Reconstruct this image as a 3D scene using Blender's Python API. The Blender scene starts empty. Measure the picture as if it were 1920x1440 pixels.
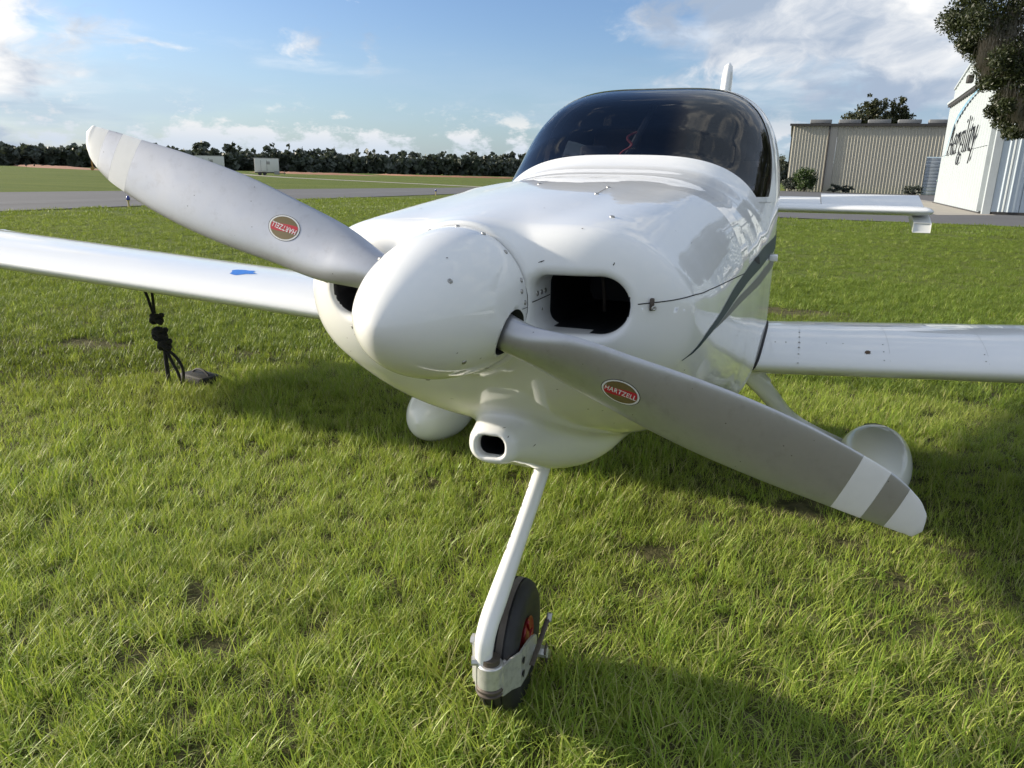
import bpy, bmesh, math, random
import numpy as np
from mathutils import Matrix, Vector

# ------------------------------------------------------------------ camera, sky, sun, exposure
SC = bpy.context.scene
COL = SC.collection
CAM_P = np.array([0.6011, -1.2898, 1.41])
YAW, PITCH, ROLL = -0.344, -0.2775, 0.0240


def cam_axes(yaw, pitch, roll):
    f = np.array([math.sin(yaw) * math.cos(pitch), math.cos(yaw) * math.cos(pitch), math.sin(pitch)])
    r = np.array([math.cos(yaw), -math.sin(yaw), 0.0])
    u = np.cross(r, f)
    c, s = math.cos(roll), math.sin(roll)
    return c * r + s * u, -s * r + c * u, f


_r, _u, _f = cam_axes(YAW, PITCH, ROLL)
cam_d = bpy.data.cameras.new("camera")
cam_d.sensor_width = 36.0
cam_d.lens = 26.02
cam_d.clip_start = 0.02
cam_d.clip_end = 5000
cam_o = bpy.data.objects.new("camera", cam_d)
COL.objects.link(cam_o)
cam_o.matrix_world = Matrix(((_r[0], _u[0], -_f[0], CAM_P[0]), (_r[1], _u[1], -_f[1], CAM_P[1]),
                             (_r[2], _u[2], -_f[2], CAM_P[2]), (0, 0, 0, 1)))
SC.camera = cam_o
# the parked aeroplane does not sit perfectly level: its own frame is turned by a fraction of a degree
_pr, _pu, _pf = cam_axes(-0.344, -0.2662, 0.0172)
_Rw = np.stack([_r, _u, -_f], 1)
_Rp = np.stack([_pr, _pu, -_pf], 1)
_R = _Rw @ _Rp.T
_t = CAM_P - _R @ CAM_P
PLANE_M = Matrix([[*_R[i], _t[i]] for i in range(3)] + [[0, 0, 0, 1]])

SC.view_settings.view_transform = 'Standard'
SC.view_settings.look = 'None'
SC.view_settings.exposure = 0.95
SC.view_settings.gamma = 1.0
SC.render.engine = 'CYCLES'
SC.cycles.use_denoising = True
SC.cycles.use_adaptive_sampling = True
SC.cycles.adaptive_threshold = 0.02
SC.cycles.max_bounces = 6
SC.cycles.diffuse_bounces = 3
SC.cycles.glossy_bounces = 3
SC.cycles.transparent_max_bounces = 12

SUN_TO = Vector((-2.95, -0.35, 1.0)).normalized()      # direction towards the sun
SUN_EL = math.asin(SUN_TO.z)
SUN_AZ = math.atan2(SUN_TO.x, SUN_TO.y)               # clockwise from +Y
sun_d = bpy.data.lights.new("sun", 'SUN')
sun_d.energy = 3.9
sun_d.angle = math.radians(2.0)
sun_d.color = (1.0, 0.90, 0.74)
sun_o = bpy.data.objects.new("sun", sun_d)
COL.objects.link(sun_o)
sun_o.rotation_euler = (-SUN_TO).to_track_quat('-Z', 'Y').to_euler()


# ---- node helper
class NT:
    def __init__(s, tree):
        s.t = tree
        s.n = tree.nodes
        s.l = tree.links

    def add(s, kind, **kw):
        n = s.n.new(kind)
        for k, v in kw.items():
            setattr(n, k, v)
        return n

    def put(s, sock, v):
        if isinstance(v, bpy.types.NodeSocket):
            s.l.new(v, sock)
        elif v is not None:
            try:
                sock.default_value = v
            except Exception:
                sock.default_value = (*v, 1.0)

    def math(s, op, a, b=None, c=None, clamp=False):
        n = s.add('ShaderNodeMath', operation=op, use_clamp=clamp)
        s.put(n.inputs[0], a)
        if b is not None:
            s.put(n.inputs[1], b)
        if c is not None:
            s.put(n.inputs[2], c)
        return n.outputs[0]

    def vmath(s, op, a, b=None, scale=None):
        n = s.add('ShaderNodeVectorMath', operation=op)
        s.put(n.inputs[0], a)
        if b is not None:
            s.put(n.inputs[1], b)
        if scale is not None:
            s.put(n.inputs[3], scale)
        return n.outputs[1] if op in ('LENGTH', 'DOT_PRODUCT') else n.outputs[0]

    def noise(s, vec, scale, detail=4.0, rough=0.55, lac=2.0, dist=0.0):
        n = s.add('ShaderNodeTexNoise')
        s.put(n.inputs['Vector'], vec)
        n.inputs['Scale'].default_value = scale
        n.inputs['Detail'].default_value = detail
        n.inputs['Roughness'].default_value = rough
        n.inputs['Lacunarity'].default_value = lac
        n.inputs['Distortion'].default_value = dist
        return n.outputs['Fac']

    def ss(s, x, lo, hi, a=0.0, b=1.0):
        n = s.add('ShaderNodeMapRange', interpolation_type='SMOOTHSTEP')
        s.put(n.inputs[0], x)
        n.inputs[1].default_value = lo
        n.inputs[2].default_value = hi
        n.inputs[3].default_value = a
        n.inputs[4].default_value = b
        return n.outputs[0]

    def mix(s, fac, a, b, blend='MIX'):
        n = s.add('ShaderNodeMix', data_type='RGBA', blend_type=blend)
        s.put(n.inputs[0], fac)
        s.put(n.inputs[6], a)
        s.put(n.inputs[7], b)
        return n.outputs[2]

    def comb(s, x, y, z):
        n = s.add('ShaderNodeCombineXYZ')
        s.put(n.inputs[0], x)
        s.put(n.inputs[1], y)
        s.put(n.inputs[2], z)
        return n.outputs[0]


# ---- sky with drifting cloud
def build_world():
    w = bpy.data.worlds.new("World")
    SC.world = w
    w.use_nodes = True
    t = NT(w.node_tree)
    t.n.clear()
    out = t.add('ShaderNodeOutputWorld')
    bg = t.add('ShaderNodeBackground')
    t.l.new(bg.outputs[0], out.inputs[0])
    bg.inputs[1].default_value = 0.105
    sky = t.add('ShaderNodeTexSky', sky_type='NISHITA')
    sky.sun_disc = False
    sky.sun_elevation = SUN_EL
    sky.sun_rotation = SUN_AZ
    sky.altitude = 20
    sky.air_density = 1.0
    sky.dust_density = 1.2
    sky.ozone_density = 2.2
    tc = t.add('ShaderNodeTexCoord')
    d = t.vmath('NORMALIZE', tc.outputs['Generated'])
    sep = t.add('ShaderNodeSeparateXYZ')
    t.l.new(d, sep.inputs[0])
    x, y, z = sep.outputs
    az = t.math('ARCTAN2', x, y)
    el = t.math('ARCSINE', z)
    # high, broken cloud sheet seen in perspective
    zz = t.math('ADD', t.math('MAXIMUM', z, 0.0), 0.10)
    p = t.comb(t.math('DIVIDE', x, zz), t.math('DIVIDE', y, zz), 3.7)
    warp = t.noise(p, 0.9, 3, 0.5)
    pw = t.vmath('ADD', p, t.comb(t.math('MULTIPLY', warp, 0.5), t.math('MULTIPLY', warp, -0.4), 0.0))
    n1 = t.noise(pw, 0.62, 9, 0.58)
    n2 = t.noise(pw, 1.9, 6, 0.6)
    # more cloud towards the right-hand (north-eastern) half of the sky, clear lane on the left
    bias = t.ss(az, -0.42, 0.08, 0.0, 0.36)
    back = t.ss(t.math('ABSOLUTE', az), 2.2, 2.9, 1.0, 0.8)
    bias = t.math('MULTIPLY', bias, back)
    lb = t.ss(az, -0.72, -0.95, 0.0, 0.30)
    lb = t.math('MAXIMUM', lb, t.ss(el, 0.34, 0.70, 0.0, 0.10))  # unseen overhead cloud added to brighten the shaded faces
    cov = t.math('ADD', t.math('ADD', n1, bias), lb)
    cov = t.math('ADD', cov, t.math('MULTIPLY', t.math('SUBTRACT', n2, 0.5), 0.22))
    a1 = t.ss(cov, 0.60, 0.86)
    a1 = t.math('MULTIPLY', a1, t.ss(el, 0.01, 0.10))
    # shade: thick parts grey-blue below, thin parts white
    n3 = t.noise(t.vmath('ADD', pw, (0.35, 0.2, 0.0)), 0.75, 6, 0.55)
    thick = t.ss(t.math('ADD', n3, t.math('MULTIPLY', bias, 0.30)), 0.44, 0.66)
    c1 = t.mix(thick, (5.2, 5.25, 5.3, 1), (1.75, 2.25, 3.0, 1))
    # small fair-weather cumulus above the horizon
    q = t.comb(t.math('MULTIPLY', az, 14.0), t.math('MULTIPLY', el, 26.0), 1.3)
    m1 = t.noise(q, 1.0, 8, 0.62)
    base = t.math('MULTIPLY', t.ss(el, 0.004, 0.018), t.ss(el, 0.095, 0.035))
    a2 = t.ss(t.math('ADD', m1, t.math('MULTIPLY', base, 0.12)), 0.57, 0.68)
    a2 = t.math('MULTIPLY', a2, base)
    c2 = t.mix(t.ss(el, 0.02, 0.07), (3.3, 3.7, 4.2, 1), (5.2, 5.0, 4.8, 1))
    # pale bank low on the horizon
    m2 = t.noise(t.comb(t.math('MULTIPLY', az, 3.0), t.math('MULTIPLY', el, 13.0), 8.0), 1.0, 7, 0.55)
    a3 = t.math('MULTIPLY', t.ss(m2, 0.42, 0.62), t.ss(el, 0.17, 0.03))
    a3 = t.math('MULTIPLY', a3, 0.62)
    # a few torn wisps high up
    m3 = t.noise(t.comb(t.math('MULTIPLY', az, 5.0), t.math('MULTIPLY', el, 19.0), 4.4), 1.0, 8, 0.6)
    a4 = t.math('MULTIPLY', t.ss(m3, 0.645, 0.72), t.ss(el, 0.12, 0.20))
    a4 = t.math('MULTIPLY', a4, 0.9)
    # heaped cloud: a broad soft mass on the right, a bright heap on the left
    q6 = t.comb(t.math('MULTIPLY', az, 4.2), t.math('MULTIPLY', el, 8.0), 2.6)
    w6 = t.noise(q6, 1.3, 3, 0.5)
    q6w = t.vmath('ADD', q6, t.comb(t.math('MULTIPLY', w6, 0.7), t.math('MULTIPLY', w6, 0.5), 0.0))
    m6 = t.noise(q6w, 1.0, 10, 0.60)
    b6 = t.math('MULTIPLY', t.ss(az, -0.30, 0.02, 0.0, 0.27), t.ss(el, 0.035, 0.10))
    b6l = t.math('MULTIPLY', t.ss(az, -0.74, -0.95, 0.0, 0.14), t.math('MULTIPLY', t.ss(el, 0.03, 0.09), t.ss(el, 0.30, 0.17, 0.35, 1.0)))
    a6 = t.ss(t.math('ADD', t.math('ADD', m6, b6), b6l), 0.60, 0.72)
    m7 = t.noise(t.vmath('ADD', q6w, (0.10, -0.32, 0.0)), 1.1, 8, 0.58)
    k7 = t.ss(t.math('SUBTRACT', t.math('ADD', m7, t.math('MULTIPLY', b6, 0.35)), t.math('MULTIPLY', b6l, 0.9)), 0.40, 0.64)
    c6 = t.mix(k7, (5.4, 5.35, 5.25, 1), (2.0, 2.45, 3.15, 1))
    haze = t.ss(el, 0.20, -0.02, 0.0, 0.42)
    blue = t.mix(1.0, sky.outputs[0], (0.64, 0.71, 0.86, 1), 'MULTIPLY')
    col = t.mix(haze, blue, (2.3, 3.2, 4.0, 1))
    col = t.mix(a3, col, (2.5, 3.2, 4.0, 1))
    col = t.mix(a2, col, c2)
    col = t.mix(a4, col, (5.4, 5.4, 5.4, 1))
    col = t.mix(t.math('MULTIPLY', a1, 0.55), col, c1)
    col = t.mix(a6, col, c6)
    # below the horizon: dull ground light
    col = t.mix(t.ss(z, -0.02, -0.10), col, (1.2, 1.4, 0.8, 1))
    t.put(bg.inputs[0], col)


build_world()

# ------------------------------------------------------------------ outer shape of the aeroplane (x to port, y aft, z up)
H = 1.18
_Y = np.array([0.06, .10, .20, .35, .55, .80, 1.05, 1.35, 1.60, 1.80, 2.00, 2.20, 2.50, 2.90, 3.40, 4.20, 5.20, 6.00])
_W = np.array([.375, .405, .442, .468, .490, .510, .524, .542, .552, .560, .566, .566, .555, .52, .45, .32, .19, .09])
_ZT = np.array([1.318, 1.325, 1.345, 1.367, 1.390, 1.410, 1.425, 1.445, 1.500, 1.635, 1.752, 1.812, 1.83, 1.79, 1.65, 1.50, 1.41, 1.37])
_ZC = np.array([1.18, 1.18, 1.17, 1.14, 1.10, 1.04, 1.0, 1.0, 1.0, 1.0, 1.0, 1.0, 1.0, 1.02, 1.05, 1.15, 1.22, 1.25])
_ZB = np.array([1.06, 1.03, .945, .850, .758, .680, .63, .635, .645, .65, .655, .66, .665, .68, .74, .90, 1.06, 1.16])
_NT = np.array([2.2, 2.2, 2.1, 2.1, 2.2, 2.5, 3.0, 3.2, 3.25, 3.4, 3.8, 4.0, 4.0, 3.6, 3.0, 2.5, 2.2, 2.0])
_NB = np.array([2.2, 2.3, 2.5, 2.7, 2.7, 2.65, 3.0, 5.5, 6.5, 6.5, 6.5, 6.0, 5.0, 4.0, 3.4, 2.8, 2.3, 2.0])


def hermite(xs, ys, x):
    """monotone-ish cubic interpolation through keys"""
    xs = np.asarray(xs, float)
    ys = np.asarray(ys, float)
    h = np.diff(xs)
    dl = np.diff(ys) / h
    m = np.empty_like(ys)
    m[1:-1] = (dl[:-1] * h[1:] + dl[1:] * h[:-1]) / (h[1:] + h[:-1])
    m[0], m[-1] = dl[0], dl[-1]
    x = np.clip(x, xs[0], xs[-1])
    i = np.clip(np.searchsorted(xs, x) - 1, 0, len(xs) - 2)
    t = (x - xs[i]) / h[i]
    t2, t3 = t * t, t * t * t
    return ((2 * t3 - 3 * t2 + 1) * ys[i] + (t3 - 2 * t2 + t) * h[i] * m[i]
            + (-2 * t3 + 3 * t2) * ys[i + 1] + (t3 - t2) * h[i] * m[i + 1])


def smax(a, b, k):
    h = np.clip(0.5 + 0.5 * (a - b) / k, 0, 1)
    return b + (a - b) * h + k * h * (1 - h)


def smin(a, b, k):
    return -smax(-a, -b, k)


def f_body(x, y, z):
    w, zt, zc, zb = (hermite(_Y, a, y) for a in (_W, _ZT, _ZC, _ZB))
    nt, nb = hermite(_Y, _NT, y), hermite(_Y, _NB, y)
    up = z >= zc
    hh = np.where(up, zt - zc, zc - zb)
    n = np.where(up, nt, nb)
    X = np.abs(x) / w + 1e-6
    Z = np.abs(z - zc) / hh + 1e-6
    return ((X ** n + Z ** n) ** (1 / n) - 1) * np.minimum(w, hh) * 0.95


def oml(y, a):
    """point on the section at y, angle a (0 = port, pi/2 = top)"""
    w, zt, zc, zb = (hermite(_Y, q, y) for q in (_W, _ZT, _ZC, _ZB))
    nt, nb = hermite(_Y, _NT, y), hermite(_Y, _NB, y)
    c, s = np.cos(a), np.sin(a)
    n = np.where(s >= 0, nt, nb)
    hh = np.where(s >= 0, zt - zc, zc - zb)
    return np.stack([w * np.sign(c) * np.abs(c) ** (2 / n), y + 0 * c, zc + hh * np.sign(s) * np.abs(s) ** (2 / n)], -1)


_SY = np.array([.21, .27, .37, .55, .73, .90, 1.06])
_SZ = np.array([.806, .805, .795, .772, .748, .733, .725])
_SH = np.array([.040, .050, .078, .130, .160, .155, .130])
_SW = np.array([.052, .064, .090, .150, .200, .220, .215])


def rbox2(a, b, ha, hb, r):
    qa, qb = np.abs(a) - ha + r, np.abs(b) - hb + r
    return np.hypot(np.maximum(qa, 0), np.maximum(qb, 0)) + np.minimum(np.maximum(qa, qb), 0) - r


def f_inlet(x, y, z):
    ax = np.abs(x)
    a = rbox2(ax - 0.239, z - 1.179, 0.091, 0.057, np.where(ax < 0.239, 0.028, 0.056))
    return np.maximum(a, y - 0.55)


def f_cowl(x, y, z):
    d = f_body(x, y, z)
    # shoulders running aft over each inlet
    ax = np.abs(x)
    t = np.clip((y - 0.12) / 0.8, 0, 1)
    sh = np.hypot((ax - (0.235 + 0.085 * t)), (z - (1.190 + 0.05 * t))) - (0.090 + 0.020 * t)
    d = smin(d, sh, 0.10)
    rho = np.hypot(x, z - H)
    yf = 0.082 + 0.55 * np.maximum(rho - 0.17, 0) ** 1.6
    d = smax(d, yf - y, 0.075)
    ring = smax(rho - 0.156, 0.066 - y, 0.012)
    d = smin(d, ring, 0.035)
    hw, hh, zc = hermite(_SY, _SW, y), hermite(_SY, _SH, y), hermite(_SY, _SZ, y)
    n = 2.4
    s = ((np.abs(x) / hw + 1e-6) ** n + (np.abs(z - zc) / hh + 1e-6) ** n) ** (1 / n) - 1
    s = s * np.minimum(hw, hh)
    s = smax(s, 0.235 - y, 0.035)
    d = smin(d, s, 0.028)
    d = smax(d, -f_inlet(x, y, z), 0.022)
    mouth = np.maximum(rbox2(x, z - 0.806, 0.034, 0.025, 0.021), y - 0.45)
    d = smax(d, -mouth, 0.014)
    return d


def grad(F, P, h=4e-4):
    g = np.empty_like(P)
    for i in range(3):
        e = np.zeros(3)
        e[i] = h
        A, B = P + e, P - e
        g[:, i] = (F(A[:, 0], A[:, 1], A[:, 2]) - F(B[:, 0], B[:, 1], B[:, 2])) / (2 * h)
    return g


def to_surf(F, P, it=5):
    P = np.array(P, float)
    for _ in range(it):
        g = grad(F, P)
        P = P - (F(P[:, 0], P[:, 1], P[:, 2]) / np.maximum((g * g).sum(1), 1e-4))[:, None] * g
    g = grad(F, P)
    return P, g / np.linalg.norm(g, axis=1)[:, None]
# ---GEOM-END


# ------------------------------------------------------------------ mesh helpers
def new_obj(name, me, mat=None, parent=None):
    o = bpy.data.objects.new(name, me)
    COL.objects.link(o)
    if mat is not None and me is not None:
        for m in (mat if isinstance(mat, (list, tuple)) else [mat]):
            me.materials.append(m)
    if parent is not None:
        o.parent = parent
    return o


def mesh_obj(name, V, F, mat, parent=None, smooth=True, normals=None, mi=None, flat_angle=None):
    me = bpy.data.meshes.new(name)
    V = np.asarray(V, float)
    if isinstance(F, np.ndarray):
        n, k = F.shape
        me.vertices.add(len(V))
        me.vertices.foreach_set('co', V.ravel())
        me.loops.add(n * k)
        me.loops.foreach_set('vertex_index', F.ravel().astype(np.int32))
        me.polygons.add(n)
        me.polygons.foreach_set('loop_start', np.arange(0, n * k, k, dtype=np.int32))
        me.update(calc_edges=True)
    else:
        me.from_pydata(V.tolist(), [], F)
    me.validate()
    me.polygons.foreach_set('use_smooth', [bool(smooth)] * len(me.polygons))
    if mi is not None:
        me.polygons.foreach_set('material_index', np.asarray(mi, np.int32))
    if normals is not None:
        me.normals_split_custom_set_from_vertices(np.asarray(normals).tolist())
    elif flat_angle is not None:
        me.set_sharp_from_angle(angle=math.radians(flat_angle))
    me.update()
    return new_obj(name, me, mat, parent)


def grid_faces(nu, nv, close_v=False, flip=False):
    i = np.arange(nu - 1)[:, None]
    j = np.arange(nv if close_v else nv - 1)[None, :]
    a = i * nv + j
    b = i * nv + (j + 1) % nv
    c = (i + 1) * nv + (j + 1) % nv
    d = (i + 1) * nv + j
    q = np.stack([a, b, c, d], -1).reshape(-1, 4)
    return q[:, ::-1].copy() if flip else q


def loft(name, rings, mat, parent=None, close_v=True, caps=True, flip=False, smooth=True, flat_angle=40):
    """rings: (n, k, 3)"""
    R = np.asarray(rings, float)
    n, k, _ = R.shape
    F = [tuple(q) for q in grid_faces(n, k, close_v, flip)]
    if caps and close_v:
        a, b = tuple(range(k)), tuple(range((n - 1) * k, n * k))
        F += [a if flip else a[::-1], b[::-1] if flip else b]
    return mesh_obj(name, R.reshape(-1, 3), F, mat, parent, smooth, flat_angle=flat_angle)


def frames(P):
    P = np.asarray(P, float)
    T = np.gradient(P, axis=0)
    T /= np.linalg.norm(T, axis=1)[:, None]
    ref = np.array([0, 0, 1.0]) if abs(T[0][2]) < 0.9 else np.array([1.0, 0, 0])
    A = []
    a = np.cross(T[0], ref)
    a /= np.linalg.norm(a)
    for t in T:
        a = a - t * (a @ t)
        a /= np.linalg.norm(a)
        A.append(a)
    A = np.array(A)
    return T, A, np.cross(T, A)


def tube_rings(P, rad, k=12, sx=1.0, sy=1.0):
    P = np.asarray(P, float)
    rad = np.broadcast_to(np.asarray(rad, float), (len(P),))
    T, A, B = frames(P)
    t = np.linspace(0, 2 * math.pi, k, endpoint=False)
    return P[:, None] + rad[:, None, None] * (np.cos(t)[None, :, None] * A[:, None] * sx + np.sin(t)[None, :, None] * B[:, None] * sy)


def tube(name, P, rad, mat, parent=None, k=12, sx=1.0, sy=1.0):
    return loft(name, tube_rings(P, rad, k, sx, sy), mat, parent, flip=True)


def smooth_path(P, n=24):
    P = np.asarray(P, float)
    t = np.r_[0, np.cumsum(np.linalg.norm(np.diff(P, axis=0), axis=1))]
    u = np.linspace(0, t[-1], n)
    return np.stack([hermite(t, P[:, i], u) for i in range(3)], 1)


def lathe(name, prof, mat, parent=None, k=32, axis='y', origin=(0, 0, 0), flat_angle=35):
    """prof: list of (distance along axis, radius)"""
    prof = np.asarray(prof, float)
    t = np.linspace(0, 2 * math.pi, k, endpoint=False)
    c, s = np.cos(t), np.sin(t)
    h = prof[:, 0][:, None] + 0 * c
    a, b = prof[:, 1][:, None] * c, prof[:, 1][:, None] * s
    R = {'y': np.stack([a, h, b], -1), 'z': np.stack([a, b, h], -1), 'x': np.stack([h, a, b], -1)}[axis]
    R = R + np.array(origin)
    return loft(name, R, mat, parent, flip=(axis == 'y'), flat_angle=flat_angle)


def box_vf(c, s, rot=None):
    c, s = np.array(c, float), np.array(s, float) / 2
    V = np.array([[x, y, z] for x in (-1, 1) for y in (-1, 1) for z in (-1, 1)], float) * s
    if rot is not None:
        V = V @ np.array(rot).T
    F = [(0, 1, 3, 2), (4, 6, 7, 5), (0, 4, 5, 1), (2, 3, 7, 6), (0, 2, 6, 4), (1, 5, 7, 3)]
    return V + c, F


def box(name, c, s, mat, parent=None, bevel=0.0, rot=None, seg=2):
    V, F = box_vf(c, s, rot)
    if bevel <= 0:
        return mesh_obj(name, V, F, mat, parent, smooth=False)
    bm = bmesh.new()
    vs = [bm.verts.new(v) for v in V]
    for f in F:
        bm.faces.new([vs[i] for i in f])
    bmesh.ops.recalc_face_normals(bm, faces=bm.faces)
    bmesh.ops.bevel(bm, geom=list(bm.edges), offset=bevel, segments=seg, profile=0.5, affect='EDGES')
    me = bpy.data.meshes.new(name)
    bm.to_mesh(me)
    bm.free()
    me.polygons.foreach_set('use_smooth', [True] * len(me.polygons))
    me.set_sharp_from_angle(angle=math.radians(50))
    return new_obj(name, me, mat, parent)


def join_vf(parts):
    V, F, o = [], [], 0
    for v, f in parts:
        V.append(np.asarray(v, float))
        F += [tuple(i + o for i in q) for q in f]
        o += len(v)
    return np.concatenate(V), F


def empty(name, loc=(0, 0, 0), rz=0.0):
    o = bpy.data.objects.new(name, None)
    COL.objects.link(o)
    o.location = loc
    o.rotation_euler = (0, 0, rz)
    o.empty_display_size = 0.2
    return o


def tag(o, label=None, cat=None, group=None, kind=None):
    for k, v in (('label', label), ('category', cat), ('group', group), ('kind', kind)):
        if v:
            o[k] = v
    return o


# ------------------------------------------------------------------ materials
MATS = {}


def principled(name, col, rough=0.5, metal=0.0, coat=0.0, coat_r=0.05, spec=0.5, noise=0.0, nscale=8.0, bump=0.0, bscale=60.0,
               dark=0.6, detail=5.0):
    m = bpy.data.materials.new(name)
    m.use_nodes = True
    t = NT(m.node_tree)
    b = t.n['Principled BSDF']
    b.inputs['Roughness'].default_value = rough
    b.inputs['Metallic'].default_value = metal
    b.inputs['Coat Weight'].default_value = coat
    b.inputs['Coat Roughness'].default_value = coat_r
    b.inputs['Specular IOR Level'].default_value = spec
    tc = t.add('ShaderNodeTexCoord')
    if noise > 0:
        n = t.noise(tc.outputs['Object'], nscale, detail, 0.6)
        f = t.ss(n, 0.40, 0.75, 0.0, noise)
        c = t.mix(f, (*col, 1), tuple(q * dark for q in col) + (1,))
        t.put(b.inputs['Base Color'], c)
        r = t.math('ADD', t.math('MULTIPLY', n, 0.18), rough - 0.09)
        t.put(b.inputs['Roughness'], r)
    else:
        b.inputs['Base Color'].default_value = (*col, 1)
    if bump > 0:
        n = t.noise(tc.outputs['Object'], bscale, 4, 0.6)
        bp = t.add('ShaderNodeBump')
        bp.inputs['Strength'].default_value = bump
        bp.inputs['Distance'].default_value = 0.01
        t.put(bp.inputs['Height'], n)
        t.l.new(bp.outputs[0], b.inputs['Normal'])
    MATS[name] = m
    return m


def paint(name, col, specks=True):
    """glossy aircraft enamel with faint grime, orange peel and stone chips"""
    m = bpy.data.materials.new(name)
    m.use_nodes = True
    t = NT(m.node_tree)
    b = t.n['Principled BSDF']
    tc = t.add('ShaderNodeTexCoord')
    o = tc.outputs['Object']
    n = t.noise(o, 2.3, 6, 0.6)
    g = t.ss(n, 0.45, 0.8, 0.0, 0.22)
    c = t.mix(g, (*col, 1), (col[0] * 0.86, col[1] * 0.85, col[2] * 0.80, 1))
    if specks:
        v = t.add('ShaderNodeTexVoronoi', feature='F1')
        t.put(v.inputs['Vector'], o)
        v.inputs['Scale'].default_value = 17.0
        sp = t.math('MULTIPLY', t.math('LESS_THAN', v.outputs['Distance'], 0.042),
                    t.math('GREATER_THAN', t.noise(o, 3.1, 2, 0.5), 0.56))
        c = t.mix(t.math('MULTIPLY', sp, 0.55), c, (0.09, 0.08, 0.07, 1))
    t.put(b.inputs['Base Color'], c)
    t.put(b.inputs['Roughness'], t.math('ADD', t.math('MULTIPLY', n, 0.2), 0.35))
    b.inputs['Specular IOR Level'].default_value = 0.12
    b.inputs['Coat Weight'].default_value = 0.85
    t.put(b.inputs['Coat Roughness'], t.ss(n, 0.35, 0.8, 0.008, 0.05))
    bp = t.add('ShaderNodeBump')
    bp.inputs['Strength'].default_value = 0.035
    bp.inputs['Distance'].default_value = 0.02
    t.put(bp.inputs['Height'], t.noise(o, 7.0, 2, 0.5))
    t.l.new(bp.outputs[0], b.inputs['Normal'])
    t.l.new(bp.outputs[0], b.inputs['Coat Normal'])
    MATS[name] = m
    return m


def glass_mat(name, tint, gloss=1.0):
    m = bpy.data.materials.new(name)
    m.use_nodes = True
    t = NT(m.node_tree)
    t.n.clear()
    out = t.add('ShaderNodeOutputMaterial')
    tr = t.add('ShaderNodeBsdfTransparent')
    tr.inputs[0].default_value = (*tint, 1)
    gl = t.add('ShaderNodeBsdfGlossy')
    gl.inputs['Roughness'].default_value = 0.015
    gl.inputs['Color'].default_value = (1, 1, 1, 1)
    fr = t.add('ShaderNodeFresnel')
    fr.inputs[0].default_value = 1.5
    mx = t.add('ShaderNodeMixShader')
    t.put(mx.inputs[0], t.math('MULTIPLY', fr.outputs[0], 0.85, clamp=True))
    t.l.new(tr.outputs[0], mx.inputs[1])
    t.l.new(gl.outputs[0], mx.inputs[2])
    t.l.new(mx.outputs[0], out.inputs[0])
    MATS[name] = m
    return m


WHITE = paint('white_enamel', (0.82, 0.825, 0.815))
WHITE2 = paint('white_enamel_plain', (0.82, 0.825, 0.815), specks=False)
SPIN = paint('spinner_enamel', (0.82, 0.825, 0.81))
GREY = principled('blade_grey', (0.52, 0.53, 0.555), 0.36, 0.72, noise=0.35, nscale=22, dark=0.8)
def add_chips(m, scale, size, thr, col, streak=0.0):
    """stone chips and smears over a finished material"""
    t = NT(m.node_tree)
    b = t.n['Principled BSDF']
    src = b.inputs['Base Color'].links[0].from_socket
    tc = t.add('ShaderNodeTexCoord')
    o = tc.outputs['Object']
    v = t.add('ShaderNodeTexVoronoi', feature='F1')
    t.put(v.inputs['Vector'], t.vmath('ADD', o, t.vmath('SCALE', t.add('ShaderNodeTexNoise').outputs['Color'], scale=0.01)))
    v.inputs['Scale'].default_value = scale
    sp = t.math('MULTIPLY', t.math('LESS_THAN', v.outputs['Distance'], size), t.math('GREATER_THAN', t.noise(o, 9.0, 3, 0.6), thr))
    c = t.mix(t.math('MULTIPLY', sp, 0.7), src, (*col, 1))
    if streak > 0:
        n = t.noise(o, 38.0, 6, 0.7)
        c = t.mix(t.ss(n, 0.5, 0.78, 0.0, streak), c, (col[0] * 3, col[1] * 3, col[2] * 3, 1))
    t.put(b.inputs['Base Color'], c)


add_chips(GREY, 46.0, 0.06, 0.50, (0.06, 0.055, 0.05), 0.22)
TAPE = principled('white_tape', (0.78, 0.785, 0.78), 0.5, noise=0.3, nscale=30, dark=0.85)
BLACK = principled('black_rubber', (0.018, 0.018, 0.02), 0.75, bump=0.25, bscale=90)
TYRE = principled('tyre_rubber', (0.016, 0.016, 0.018), 0.62, noise=0.6, nscale=25, dark=2.2)
SEAM = principled('seam_gap', (0.02, 0.019, 0.018), 0.8)
DUCT = principled('duct_black', (0.010, 0.011, 0.014), 0.55, noise=0.5, nscale=20, dark=2.0)
STEEL = principled('screw_steel', (0.42, 0.41, 0.39), 0.35, 0.9, noise=0.4, nscale=200)
ALU = principled('brushed_aluminium', (0.60, 0.60, 0.59), 0.42, 0.55, noise=0.6, nscale=60, dark=0.6)
RUST = principled('grimy_steel', (0.12, 0.10, 0.085), 0.6, 0.6, noise=0.6, nscale=60)
RIM = principled('red_wheel', (0.24, 0.004, 0.012), 0.45, 0.0, coat=0.1, noise=0.5, nscale=30)
TEAL = principled('stripe_teal', (0.035, 0.058, 0.066), 0.5, spec=0.25)
TAUPE = principled('stripe_grey', (0.20, 0.205, 0.19), 0.5, spec=0.25)
BLUE = principled('blue_tape', (0.03, 0.19, 0.62), 0.6, noise=0.3, nscale=40)
GOLD = principled('decal_gold', (0.17, 0.125, 0.05), 0.4, noise=0.3, nscale=300)
RED = principled('decal_red', (0.48, 0.018, 0.035), 0.4)
DBLACK = principled('decal_black', (0.015, 0.015, 0.015), 0.4)
DWHITE = principled('decal_white', (0.72, 0.72, 0.70), 0.4)
INTERIOR = principled('interior_dark', (0.022, 0.023, 0.028), 0.8, noise=0.3, nscale=20)
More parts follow.
